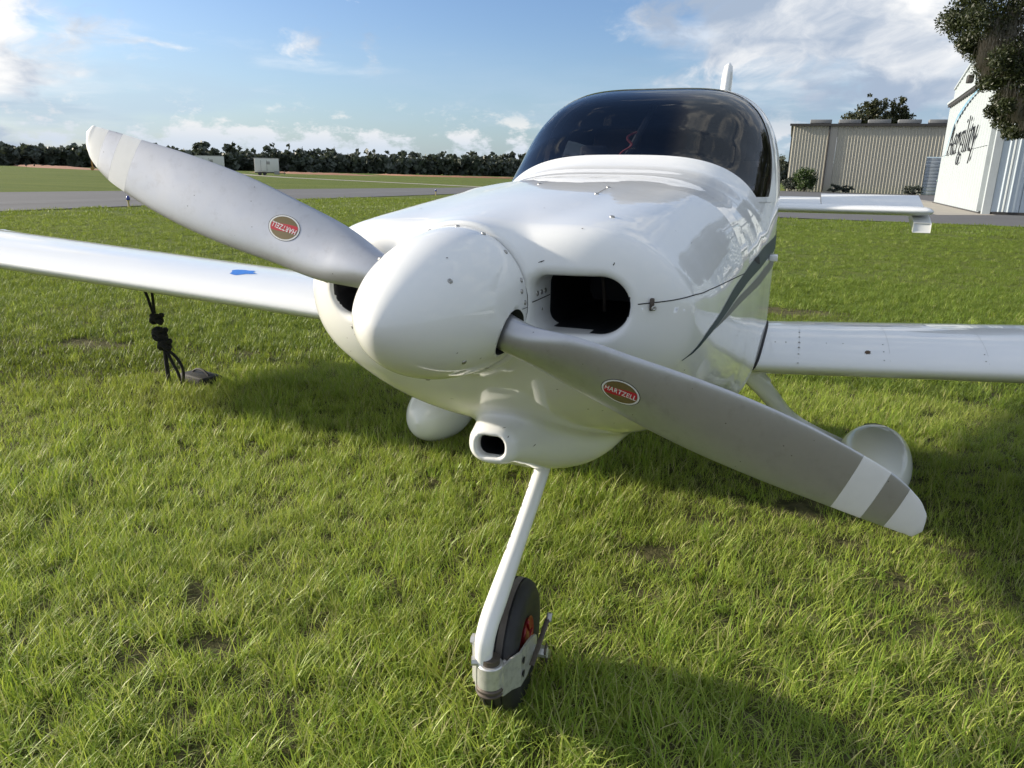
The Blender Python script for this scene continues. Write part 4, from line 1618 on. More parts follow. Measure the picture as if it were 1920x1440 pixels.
# ------------------------------------------------------------------ foliage
def leaf_mat(name, col, var=0.5, trans=0.35):
    m = bpy.data.materials.new(name)
    m.use_nodes = True
    t = NT(m.node_tree)
    t.n.clear()
    out = t.add('ShaderNodeOutputMaterial')
    at = t.add('ShaderNodeAttribute', attribute_name='tint')
    tc = t.add('ShaderNodeTexCoord')
    n = t.noise(tc.outputs['Object'], 0.8, 3, 0.5)
    k = t.math('ADD', t.math('MULTIPLY', at.outputs['Fac'], var * 1.4), 1.0 - var * 0.8)
    k = t.math('MULTIPLY', k, t.ss(n, 0.3, 0.7, 0.8, 1.2))
    hs = t.add('ShaderNodeHueSaturation')
    hs.inputs['Color'].default_value = (*col, 1)
    t.put(hs.inputs['Value'], k)
    t.put(hs.inputs['Hue'], t.ss(at.outputs['Fac'], 0.0, 1.0, 0.515, 0.485))
    d = t.add('ShaderNodeBsdfDiffuse')
    t.put(d.inputs[0], hs.outputs[0])
    tr = t.add('ShaderNodeBsdfTranslucent')
    t.put(tr.inputs[0], t.mix(0.5, hs.outputs[0], (col[0] * 1.6, col[1] * 1.6, col[2] * 0.6, 1)))
    mx = t.add('ShaderNodeMixShader')
    mx.inputs[0].default_value = trans
    t.l.new(d.outputs[0], mx.inputs[1])
    t.l.new(tr.outputs[0], mx.inputs[2])
    gl = t.add('ShaderNodeBsdfGlossy')
    gl.inputs['Roughness'].default_value = 0.45
    gl.inputs['Color'].default_value = (0.8, 0.8, 0.8, 1)
    m2 = t.add('ShaderNodeMixShader')
    m2.inputs[0].default_value = 0.04
    t.l.new(mx.outputs[0], m2.inputs[1])
    t.l.new(gl.outputs[0], m2.inputs[2])
    t.l.new(m2.outputs[0], out.inputs[0])
    return m


def leaves(name, C, size, mat, parent=None, seed=0, aspect=0.55, tri=False):
    """small leaf faces at the points C"""
    g = np.random.default_rng(seed)
    n = len(C)
    a = g.normal(size=(n, 3))
    a /= np.linalg.norm(a, axis=1)[:, None]
    b = np.cross(a, g.normal(size=(n, 3)))
    b /= np.linalg.norm(b, axis=1)[:, None]
    s = (np.asarray(size) * g.uniform(0.6, 1.4, n))[:, None]
    q = [C - a * s, C + b * s * aspect, C + a * s, C - b * s * aspect]
    V = np.stack(q, 1).reshape(-1, 3)
    F = np.arange(4 * n).reshape(n, 4)
    o = mesh_obj(name, V, F, mat, parent, smooth=False)
    at = o.data.attributes.new('tint', 'FLOAT', 'POINT')
    at.data.foreach_set('value', np.repeat(g.random(n), 4).astype(np.float32))
    return o


def blob_pts(g, c, r, n, shell=0.55):
    d = g.normal(size=(n, 3))
    d /= np.linalg.norm(d, axis=1)[:, None]
    q = shell + (1 - shell) * g.random(n)
    return np.array(c) + d * q[:, None] * np.array(r)


BARK = principled('bark', (0.07, 0.055, 0.045), 0.95, noise=0.6, nscale=6, bump=0.6, bscale=14)
PINE = leaf_mat('woodland_leaf', (0.072, 0.088, 0.070), 0.45, 0.15)  # leaf colour lightened and greyed to stand in for distance haze
OAKL = leaf_mat('oak_leaf', (0.040, 0.052, 0.022), 0.7, 0.25)
MOSS = leaf_mat('spanish_moss', (0.15, 0.135, 0.105), 0.6, 0.3)
BUSH = leaf_mat('bush_leaf', (0.055, 0.095, 0.028), 0.7, 0.3)
TREEL = leaf_mat('tree_leaf', (0.052, 0.060, 0.028), 0.7, 0.3)


def woodland():
    g = np.random.default_rng(11)
    pts = []
    azs = np.arange(-1.45, 0.42, 0.0085)
    for row in range(3):
        for az in azs:
            az_ = az + g.uniform(-.004, .004)
            R = 318 + 30 * math.sin(az * 3 + 1) + row * 9 + g.uniform(-4, 4)
            x, y = 0.6 + R * math.sin(az_), -1.3 + R * math.cos(az_)
            hgt = np.interp(az_, [-1.4, -0.95, -0.39, 0.4], [7.0, 7.0, 9.2, 10.5]) * g.uniform(0.62, 1.10) * (0.92 + 0.06 * row)
            if g.random() < 0.07:
                hgt *= 1.22
            k = g.integers(4, 7)
            for j in range(k):
                zc = hgt * g.uniform(0.25, 0.86)
                rr = g.uniform(1.0, 2.1) * (1.15 - 0.35 * zc / hgt)
                pts.append(blob_pts(g, (x + g.normal(0, 1.2), y + g.normal(0, 1.0), zc), (rr, rr, rr * 0.8), 54, 0.5))
            pts.append(blob_pts(g, (x, y, 0.9), (2.2, 1.5, 1.1), 26, 0.4))
            pts.append(blob_pts(g, (x, y, hgt * 0.90), (0.9, 0.9, hgt * 0.10), 14, 0.3))
    P = np.concatenate(pts)
    size = np.where(g.random(len(P)) < 0.34, 1.25, 0.30) * np.where(P[:, 2] > 5.5, 0.7, 1.0)
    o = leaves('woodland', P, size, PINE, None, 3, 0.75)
    tag(o, 'long dark belt of woodland along the far side of the airfield', 'trees', kind='stuff')


woodland()


def tree(name, base, trunk_h, lobes, n, size, mat, label, group=None, seed=0, tr=0.18, cat='tree'):
    g = np.random.default_rng(seed)
    t = empty(name, base)
    tag(t, label, cat, group)
    top = np.array([0, 0, trunk_h])
    P = smooth_path([(0, 0, -0.1), (g.normal(0, .1), g.normal(0, .1), trunk_h * .5), top], 12)
    trunk = tube('trunk', P, np.linspace(tr, tr * 0.5, 12), BARK, t, 10)
    for c, r in lobes:
        Q = smooth_path([top * 0.7, (top * 0.7 + np.array(c)) / 2 + g.normal(0, .12, 3), np.array(c)], 8)
        tube('branch', Q, np.linspace(tr * 0.45, tr * 0.1, 8), BARK, trunk, 6)
    vol = np.array([r[0] * r[1] * r[2] for c, r in lobes])
    pts = []
    for (c, r), v in zip(lobes, vol):
        k = int(n * v / vol.sum())
        for j in range(max(k // 40, 4)):
            cc = blob_pts(g, c, r, 1, 0.5)[0]
            pts.append(blob_pts(g, cc, np.array(r) * 0.34, 40, 0.2))
    leaves('crown', np.concatenate(pts), size, mat, t, seed + 1)
    return t


# trees rising behind the warehouse
tree('broadleaf_tree', (10.7, 138, 0), 9.5, [((0, 0, 11.6), (2.6, 2.4, 2.2)), ((-1.9, 0, 10.8), (2.0, 2, 1.6)), ((1.5, .4, 12.9), (1.7, 1.6, 1.5)), ((0.2, 0, 13.7), (1.3, 1.3, 1.1)), ((2.6, 0, 10.7), (1.6, 1.6, 1.4))],
     5200, 0.20, TREEL, 'rounded leafy tree rising behind the warehouse roof, the left one of the pair', 'trees behind the warehouse', 21, 0.3)
tree('broadleaf_tree', (15.6, 140, 0), 9.5, [((0, 0, 12.2), (1.7, 1.7, 2.2)), ((0.9, 0, 11.2), (1.9, 1.6, 1.5)), ((-.9, 0, 11.4), (1.5, 1.5, 1.3)), ((0, 0, 13.8), (1.0, 1.0, 0.9))],
     3600, 0.20, TREEL, 'narrower leafy tree behind the warehouse roof, nearest the white hangar', 'trees behind the warehouse', 22, 0.28)
tree('broadleaf_tree', (-2.6, 112, 0), 2.5, [((0, 0, 3.6), (1.8, 1.8, 2.0)), ((-.6, 0, 2.0), (1.8, 1.5, 1.6))], 1800, 0.17, PINE,
     'dark tree just left of the beige warehouse corner', None, 23, 0.15)


def bush(pos, r, n, label, seed, size=0.10, mat=None):
    g = np.random.default_rng(seed)
    t = empty('bush', pos)
    tag(t, label, 'bush', 'bushes along the warehouse wall')
    pts = []
    for j in range(max(n // 45, 6)):
        cc = blob_pts(g, (0, 0, r[2] * 0.95), np.array(r) * 0.82, 1, 0.45)[0]
        cc[2] = max(cc[2], 0.15)
        pts.append(blob_pts(g, cc, np.array(r) * 0.30, 45, 0.1))
    P = np.concatenate(pts)
    P[:, 2] = np.maximum(P[:, 2], 0.03)
    leaves('crown', P, size, mat or BUSH, t, seed)
    for j in range(3):
        tube('stem', smooth_path([(0, 0, -.05), (g.normal(0, .12), g.normal(0, .12), r[2] * .5), (g.normal(0, r[0] * .4), g.normal(0, r[1] * .4), r[2] * 1.1)], 8), np.linspace(.05, .015, 8), BARK, t, 6)


bush((2.1, 101, 0), (1.75, 1.5, 1.62), 5200, 'round bright green bush by the warehouse, tallest of the row', 31)
bush((0.35, 102, 0), (1.2, 1.2, 0.95), 2200, 'dark low bush left of the tallest round bush', 32, mat=PINE)
bush((5.6, 102.5, 0), (0.9, 0.9, 0.55), 1000, 'small low bush right of the warehouse downpipe', 33, mat=PINE)
bush((7.0, 102.6, 0), (1.0, 0.8, 0.50), 1000, 'low spreading bush between the downpipe and the roller door', 34, mat=PINE)
bush((14.4, 102.4, 0), (1.3, 0.9, 0.60), 1300, 'low dark bush beside the grey roller door', 35, mat=PINE)


def oak():
    g = np.random.default_rng(41)
    bx, by = 10.6, 17.2
    t = empty('oak_tree', (bx, by, 0))
    tag(t, 'dark live oak hung with grey moss, overhanging the top right corner', 'tree')
    O = np.array([bx, by, 0])
    trunk = tube('trunk', smooth_path([(0, 0, -.2), (-.1, .1, 1.5), (-.3, 0, 3.2)], 14), np.linspace(0.55, 0.36, 14), BARK, t, 16)
    lobes = []
    # hanging end of the crown that reaches into the picture (world coordinates)
    for x, z, r in [(3.50, 4.85, .36), (3.72, 4.62, .34), (3.95, 4.9, .42), (3.78, 4.30, .26), (4.2, 4.62, .40), (4.05, 4.25, .34), (4.5, 4.9, .42), (4.55, 4.45, .40),
                    (4.28, 3.86, .30), (4.55, 4.0, .36), (4.28, 3.52, .24), (4.62, 3.6, .32), (4.85, 3.9, .40), (4.75, 3.22, .28), (5.0, 3.42, .36), (4.58, 2.98, .20),
                    (4.86, 2.80, .28), (5.15, 3.0, .34), (4.92, 2.50, .18), (5.2, 2.62, .28), (5.4, 3.4, .4), (5.3, 4.4, .5), (5.2, 5.3, .5), (4.6, 5.5, .5), (4.0, 5.4, .4), (3.7, 5.2, .36)]:
        for k in range(2):
            lobes.append(((x - bx, 17.95 - by + g.uniform(-.7, .9), z), r, 760))
    for k in range(190):
        d = g.normal(size=3)
        d /= np.linalg.norm(d)
        c = np.array([0.6, 0.2, 6.2]) + d * np.array([5.6, 5.2, 3.0]) * g.uniform(0.55, 1.0)
        if c[2] < 2.6:
            continue
        if c[0] + bx < 5.9:
            continue
        lobes.append((tuple(c), 0.95, 330))
    pts = [blob_pts(g, c, (r, r, r * 0.9), n, 0.25) for c, r, n in lobes]
    sizes = np.concatenate([np.full(len(p_), 0.036 if r_ < 0.7 else 0.085) for p_, (c_, r_, n_) in zip(pts, lobes)])
    leaves('crown', np.concatenate(pts), sizes, OAKL, t, 42, 0.42)
    top = np.array([-.3, 0, 3.2])
    ends = [(-5.4, .7, 3.3), (-6.4, .6, 4.6), (-4.0, 1.5, 6.5), (2.5, -3.0, 7.0), (4.5, 2.0, 6.5), (0.5, 3.5, 8.0), (-2.0, -3.0, 7.0)]
    for i, e in enumerate(ends):
        e = np.array(e)
        Q = smooth_path([top, top + (e - top) * 0.4 + g.normal(0, .25, 3) + np.array([0, 0, 0.8]), top + (e - top) * 0.75 + np.array([0, 0, 0.4]), e], 20)
        br = tube('branch', Q, np.linspace(0.24, 0.03, 20), BARK, trunk, 8)
        if i < 2:
            for j in range(14):
                p = Q[g.integers(9, 20)]
                e2 = p + g.normal(0, .5, 3) + np.array([-.15, 0, -.15])
                tube('twig', smooth_path([p, (p + e2) / 2 + g.normal(0, .06, 3), e2], 6), np.linspace(0.018, 0.005, 6), BARK, br, 5)
    # hanging moss
    mp = []
    for x, z, L, r in [(4.16, 4.75, 1.15, .10), (4.02, 4.3, .5, .07), (4.62, 4.2, 1.0, .13), (4.9, 3.9, 1.2, .16), (4.45, 4.9, .8, .10), (5.05, 3.3, .8, .12), (4.8, 4.8, .9, .12), (5.3, 4.2, 1.0, .14)]:
        n = int(900 * L)
        q = g.random(n) ** 0.8
        mp.append(np.stack([x - bx + g.normal(0, 1, n) * r * (1 - 0.5 * q), 17.75 - by + g.normal(0, 1, n) * r, z - q * L], 1))
    C = np.concatenate(mp)
    n = len(C)
    s = g.uniform(0.03, 0.09, n)
    w = 0.0045
    dx, dy = g.normal(0, .02, n), g.normal(0, .02, n)
    V = np.stack([C + np.stack([-w + 0 * s, 0 * s, s], 1), C + np.stack([w + 0 * s, 0 * s, s], 1),
                  C + np.stack([w + dx, dy, -s], 1), C + np.stack([-w + dx, dy, -s], 1)], 1).reshape(-1, 3)
    mo = mesh_obj('hanging_moss', V, np.arange(4 * n).reshape(n, 4), MOSS, t, smooth=False)
    at = mo.data.attributes.new('tint', 'FLOAT', 'POINT')
    at.data.foreach_set('value', np.repeat(g.random(n), 4).astype(np.float32))


oak()

# ------------------------------------------------------------------ airfield things
TRW = principled('trailer_white', (0.62, 0.63, 0.61), 0.5, noise=0.4, nscale=0.8, dark=0.8)
TRG = principled('trailer_grey', (0.30, 0.30, 0.29), 0.6)


def trailer(pos, rz, L, Hh, label):
    t = empty('cargo_trailer', pos, rz)
    tag(t, label, 'trailer', 'white trailers by the dirt bank')
    z0 = 0.55
    b = box('body', (0, 0, z0 + Hh / 2), (L, 2.2, Hh), TRW, t, 0.06)
    box('roof_edge', (0, 0, z0 + Hh - 0.02), (L + 0.04, 2.24, 0.10), TRG, b)
    d = box('door', (-0.12 * L, -1.112, z0 + Hh * 0.46), (0.95, 0.03, Hh * 0.74), TRW, b, 0.01)
    box('door_edge', (-0.12 * L - 0.50, -1.118, z0 + Hh * 0.46), (0.035, 0.03, Hh * 0.76), DARKM, d)
    box('door_edge', (-0.12 * L + 0.50, -1.118, z0 + Hh * 0.46), (0.035, 0.03, Hh * 0.76), DARKM, d)
    box('window', (0.06 * L, -1.118, z0 + Hh * 0.66), (0.6, 0.03, 0.5), TRG, b, 0.01)
    box('chassis', (0, 0, z0 - 0.08), (L, 1.7, 0.14), DARKM, t)
    for x in (-0.30 * L, -0.30 * L + 0.8):
        for s in (-1, 1):
            w = lathe('wheel', [(-.1, .10), (-.11, .30), (-.08, .34), (.08, .34), (.11, .30), (.1, .10)], TYRE, t, 20, 'y', (x, s * 0.98, 0.34))
    for s in (-1, 1):
        box('mudguard', (-0.30 * L + 0.4, s * 1.06, 0.74), (1.7, 0.24, 0.06), TRG, t, 0.02)
    box('tongue', (L / 2 + 0.5, 0, 0.45), (1.2, 0.12, 0.12), DARKM, t)
    tube('jack', [(L / 2 + 0.9, 0, 0.9), (L / 2 + 0.9, 0, 0.02)], 0.04, TRG, t, 8)
    box('tool_box', (0.40 * L, -0.9, 0.50), (0.9, 0.5, 0.6), TRG, t, 0.03)


trailer((-87.2, 112.2, 0.008), math.atan2(2.53, 3.26), 4.1, 2.4, 'white box trailer standing clear of the propeller, nearer of the two')
trailer((-106.2, 119.6, 0.0), math.atan2(2.6, 3.2), 5.2, 2.75, 'white box trailer half hidden behind the raised propeller blade')

EXC = principled('excavator_yellow', (0.42, 0.22, 0.06), 0.6, noise=0.5, nscale=1.0)
ex = empty('excavator', (-121.0, 111.5, 0), 0.72)
tag(ex, 'yellow excavator with lowered arm beyond the taxiway', 'excavator')
for s in (-1, 1):
    tr_ = []
    for a in np.linspace(0, 2 * math.pi, 28, endpoint=False):
        c, q = math.cos(a), math.sin(a)
        tr_.append((1.45 * np.sign(c) * abs(c) ** 0.5, 0.42 + 0.42 * np.sign(q) * abs(q) ** 0.75))
    R = [[(x, s * 1.05 + d, z) for x, z in tr_] for d in (-0.25, 0.25)]
    loft('track', R, DARKM, ex, smooth=False)
box('undercarriage', (0, 0, 0.6), (1.6, 1.7, 0.4), DARKM, ex, 0.05)
hb = box('house', (0.45, 0, 1.55), (2.4, 2.1, 0.95), EXC, ex, 0.12)
cb = box('cab', (-0.45, 0.55, 2.0), (1.1, 0.95, 1.6), EXC, ex, 0.08)
box('cab_window', (-0.99, 0.55, 2.25), (0.06, 0.75, 0.8), DBLACK, cb)
box('cab_window', (-0.45, 0.05, 2.25), (0.75, 0.06, 0.8), DBLACK, cb)


def beam(name, P, w, d, mat, parent):
    P = np.array(P, float)
    R = []
    for p, ww in zip(P, d):
        R.append([(p[0], -w + p[1], p[2] - ww), (p[0], w + p[1], p[2] - ww), (p[0], w + p[1], p[2] + ww), (p[0], -w + p[1], p[2] + ww)])
    return loft(name, R, mat, parent, smooth=False)


beam('boom', [(-0.4, -0.2, 1.7), (-1.6, -0.2, 2.9), (-2.6, -0.2, 3.15), (-3.9, -0.2, 2.75)], 0.17, (.22, .30, .28, .16), EXC, ex)
st = [(-3.6, -0.2, 3.1), (-4.15, -0.2, 2.6), (-4.3, -0.2, 1.4), (-4.25, -0.2, 0.8)]
tube('stick', st, (.17, .22, .17, .12), EXC, ex, 6)
tube('boom_ram', [(-0.9, -0.2, 1.5), (-2.0, -0.2, 2.75)], 0.08, STEEL, ex, 8)
tube('stick_ram', [(-2.4, -0.2, 3.5), (-3.6, -0.2, 3.25)], 0.08, STEEL, ex, 8)
bk = [[(-4.25 + 0.35 * math.cos(a) * q, -0.2 + yy, 0.42 + 0.36 * math.sin(a) * q) for a in np.linspace(0.3, 4.6, 10) for q in (1,)] for yy in (-0.45, 0.45)]
loft('bucket', bk, EXC, ex, smooth=False)

BIRDM = principled('bird_dark', (0.02, 0.02, 0.022), 0.8)
for i, (px, d, lab) in enumerate([(0.0, 0.0, 'dark bird on the grass by the dirt bank, leftmost of four'), (1.9, 0.4, 'dark bird on the grass, second from the left of four'),
                                  (3.9, -0.3, 'dark bird on the grass, third from the left of four'), (5.8, 0.2, 'dark bird on the grass, nearest the excavator of four')]):
    c, s_ = math.cos(0.66), math.sin(0.66)
    b = empty('bird', (-188.5 + px * c - d * s_, 142.5 + px * s_ + d * c, 0.0), 0.6 + i)
    tag(b, lab, 'bird', 'birds on the grass far left')
    lathe('body', [(-.38, .01), (-.30, .10), (-.1, .20), (.12, .19), (.28, .08), (.5, .03), (.62, .05), (.64, .0)], BIRDM, b, 12, 'x', (0, 0, 0.52))
    tube('neck', smooth_path([(-.28, 0, .58), (-.38, 0, .75), (-.42, 0, .88)], 6), (.08, .06, .055, .05, .055, .05), BIRDM, b, 8)
    lathe('head', [(-.20, .005), (-.08, .03), (0, .07), (.07, .05), (.09, 0)], BIRDM, b, 10, 'x', (-.44, 0, .92))
    for q in (-.07, .07):
        tube('leg', [(0, q, .40), (0.02, q, 0)], .018, BIRDM, b, 6)

LENS = principled('blue_lens', (0.01, 0.03, 0.22), 0.2, coat=0.5)
YEL = principled('light_post', (0.40, 0.33, 0.12), 0.6)
for (x, y), lab in (((-20.45, 18.5), 'blue taxiway edge light on a short post, nearer of two'), ((-19.7, 40.8), 'blue taxiway edge light farther along the pavement edge')):
    t = empty('taxiway_light', (x, y, 0))
    tag(t, lab, 'edge light', 'taxiway edge lights')
    lathe('post', [(0, .05), (.02, .05), (.025, .028), (.20, .028), (.21, .06), (.23, .06), (.23, .0)], YEL, t, 14, 'z')
    lathe('lens', [(.232, .055), (.26, .062), (.33, .055), (.37, .03), (.38, 0.0)], LENS, t, 14, 'z')

# ------------------------------------------------------------------ tie-down under the starboard wing
ROPE = principled('black_rope', (0.010, 0.010, 0.012), 0.85, bump=0.5, bscale=120)
rp = empty('tie_down_strap', (-3.25, 2.42, 0))
tag(rp, 'black knotted tie-down rope hanging from the left wing', 'rope')
zt = 0.80
for dx in (-0.030, 0.030):
    tube('rope_leg', smooth_path([(dx * 1.4, -0.16, zt), (dx * 1.1, -0.03, 0.66), (dx * 0.2 + .012, 0, 0.47)], 12), 0.009, ROPE, rp, 8)


def knot(c, r, turns, seed, thick):
    g = np.random.default_rng(seed)
    t = np.linspace(0, 2 * math.pi * turns, 26 * turns)
    P = np.stack([c[0] + r * np.cos(t) * (1 + .25 * np.sin(1.7 * t)), c[1] + r * np.sin(t) * .9, c[2] + r * .8 * np.sin(1.31 * t + .6)], 1)
    tube('knot', P, thick, ROPE, rp, 8)


knot((0.03, 0, 0.435), 0.030, 2, 1, 0.017)
knot((0.045, 0, 0.335), 0.034, 3, 2, 0.018)
knot((0.075, 0, 0.265), 0.031, 2, 3, 0.018)
tube('rope_leg', smooth_path([(0.075, 0, 0.25), (0.072, 0, 0.15), (0.06, .02, 0.0)], 10), 0.014, ROPE, rp, 8)
tube('rope_leg', smooth_path([(0.10, 0, 0.23), (0.16, 0, 0.19), (0.205, 0, 0.12), (0.20, 0, 0.04), (0.17, 0, 0.0)], 16), 0.010, ROPE, rp, 8)
tube('rope_leg', smooth_path([(0.09, 0, 0.22), (0.13, 0, 0.14), (0.17, 0, 0.06), (0.165, 0, 0.0)], 14), 0.010, ROPE, rp, 8)
ck = empty('wheel_chock', (-3.03, 2.56, -0.07), -0.25)
tag(ck, 'black block lying in the grass beside the tie-down rope', 'block')
box('block', (0, 0, 0.058), (0.27, 0.15, 0.125), BLACK, ck, 0.014)
tube('handle', smooth_path([(-.09, 0, .12), (-.05, 0, .142), (.05, 0, .142), (.09, 0, .12)], 12), 0.008, BLACK, ck, 6)

# ------------------------------------------------------------------ grass, blade by blade near the camera
def grass_mat(name='grass_blade', k_=1.0):
    m = bpy.data.materials.new(name)
    m.use_nodes = True
    t = NT(m.node_tree)
    t.n.clear()
    out = t.add('ShaderNodeOutputMaterial')
    at = t.add('ShaderNodeAttribute', attribute_name='tint')
    oi = t.add('ShaderNodeObjectInfo')
    k = at.outputs['Fac']
    r = oi.outputs['Random']
    g = t.mix(t.ss(k, 0.0, 0.85), (0.17, 0.265, 0.045, 1), (0.49, 0.525, 0.125, 1))
    g = t.mix(t.math('MULTIPLY', r, 0.45), g, (0.30, 0.385, 0.065, 1))
    dry = t.math('GREATER_THAN', k, 0.86)
    g = t.mix(t.math('MULTIPLY', dry, 0.85), g, (0.52, 0.44, 0.26, 1))
    geo = t.add('ShaderNodeNewGeometry')
    pos = geo.outputs['Position']
    n = t.noise(pos, 0.8, 4, 0.6)
    g = t.mix(t.ss(n, 0.52, 0.72, 0.0, 0.45), g, (0.32, 0.30, 0.12, 1))
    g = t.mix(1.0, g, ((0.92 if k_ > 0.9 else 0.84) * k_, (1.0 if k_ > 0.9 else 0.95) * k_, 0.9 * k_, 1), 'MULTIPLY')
    d = t.add('ShaderNodeBsdfDiffuse')
    t.put(d.inputs[0], g)
    tr = t.add('ShaderNodeBsdfTranslucent')
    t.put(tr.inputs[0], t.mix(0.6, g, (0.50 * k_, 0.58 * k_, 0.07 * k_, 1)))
    mx = t.add('ShaderNodeMixShader')
    mx.inputs[0].default_value = 0.34
    t.l.new(d.outputs[0], mx.inputs[1])
    t.l.new(tr.outputs[0], mx.inputs[2])
    gl = t.add('ShaderNodeBsdfGlossy')
    gl.inputs['Roughness'].default_value = 0.5
    gl.inputs['Color'].default_value = (0.9, 0.9, 0.85, 1)
    fr = t.add('ShaderNodeFresnel')
    fr.inputs[0].default_value = 1.35
    m2 = t.add('ShaderNodeMixShader')
    t.put(m2.inputs[0], t.math('MULTIPLY', fr.outputs[0], 0.05))
    t.l.new(mx.outputs[0], m2.inputs[1])
    t.l.new(gl.outputs[0], m2.inputs[2])
    t.l.new(m2.outputs[0], out.inputs[0])
    return m


GRASS = grass_mat()
GRASS_MID = grass_mat('grass_blade_shaded', 0.66)  # same grass darkened: shade missing between sparser clumps is put into the colour
CLUMPS = bpy.data.collections.new('grass_clumps')


def clump(nb, spread, lmin, lmax, width, seed, lean=0.55, seg=4, tmax=1.0, mat=None):
    g = np.random.default_rng(seed)
    V, F, T = [], [], []
    for i in range(nb):
        a = g.uniform(0, 2 * math.pi)
        rr = spread * math.sqrt(g.random())
        b = np.array([rr * math.cos(a), rr * math.sin(a), -0.01])
        L = g.uniform(lmin, lmax)
        d = g.uniform(0, 2 * math.pi)
        ln = abs(g.normal(0, lean)) + 0.08
        curl = g.uniform(0.2, 1.5)
        w = width * g.uniform(0.7, 1.35)
        tint = g.random() * tmax
        dirh = np.array([math.cos(d), math.sin(d), 0])
        side = np.array([-math.sin(d), math.cos(d), 0])
        p = b.copy()
        o = len(V)
        for s in range(seg + 1):
            q = s / seg
            ww = w * (1 - q ** 1.6) * 0.5
            if s < seg:
                V += [p - side * ww, p + side * ww]
                T += [tint, tint]
            else:
                V.append(p.copy())
                T.append(tint)
            ang = min(ln + curl * q, 1.75)
            p = p + (dirh * math.sin(ang) + np.array([0, 0, 1.0]) * math.cos(ang)) * (L / seg)
        for s in range(seg - 1):
            F.append((o + 2 * s, o + 2 * s + 1, o + 2 * s + 3, o + 2 * s + 2))
        F.append((o + 2 * seg - 2, o + 2 * seg - 1, o + 2 * seg))
    me = bpy.data.meshes.new('grass_clump')
    me.from_pydata([tuple(v) for v in V], [], F)
    me.polygons.foreach_set('use_smooth', [True] * len(me.polygons))
    at = me.attributes.new('tint', 'FLOAT', 'POINT')
    at.data.foreach_set('value', np.array(T, np.float32))
    me.materials.append(mat or GRASS)
    ob = bpy.data.objects.new('clump_%02d' % len(CLUMPS.objects), me)
    CLUMPS.objects.link(ob)


for i in range(10):
    clump(32, 0.050, 0.028, 0.080, 0.0028, 100 + i, 0.62)        # 0-9 short turf
for i in range(5):
    clump(20, 0.036, 0.06, 0.120, 0.0036, 200 + i, 0.45)         # 10-14 taller tufts
for i in range(3):
    clump(14, 0.06, 0.04, 0.10, 0.0020, 300 + i, 1.2)            # 15-17 lying straw
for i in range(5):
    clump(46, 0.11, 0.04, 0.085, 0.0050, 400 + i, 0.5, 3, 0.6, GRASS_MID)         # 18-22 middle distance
for i in range(4):
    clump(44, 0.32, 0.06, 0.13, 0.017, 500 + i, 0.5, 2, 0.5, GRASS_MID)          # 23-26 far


for i in range(3):
    clump(10, 0.022, 0.025, 0.055, 0.013, 600 + i, 0.95, 4, 0.35)   # 27-29 broad-leaved weeds


def vnoise(x, y, s, seed):
    g = np.random.default_rng(seed)
    T = g.random((64, 64))
    u, v = x * s, y * s
    i, j = np.floor(u).astype(int), np.floor(v).astype(int)
    fu, fv = u - i, v - j
    fu, fv = fu * fu * (3 - 2 * fu), fv * fv * (3 - 2 * fv)
    a = T[i % 64, j % 64] * (1 - fu) + T[(i + 1) % 64, j % 64] * fu
    b = T[i % 64, (j + 1) % 64] * (1 - fu) + T[(i + 1) % 64, (j + 1) % 64] * fu
    return a * (1 - fv) + b * fv


BARE = [(-4.6, 3.05, 0.36, 0.22), (0.78, 2.0, 0.10, 0.08), (1.32, 1.05, 0.05, 0.035), (0.74, 7.4, 0.5, 0.25), (0.25, 1.30, 0.10, 0.07), (-0.55, 1.55, 0.06, 0.05),
        (0.55, 0.95, 0.06, 0.05), (-1.1, 0.45, 0.07, 0.05), (-0.9, 0.25, 0.10, 0.06), (-20.2, 18.2, 1.2, 0.5)]


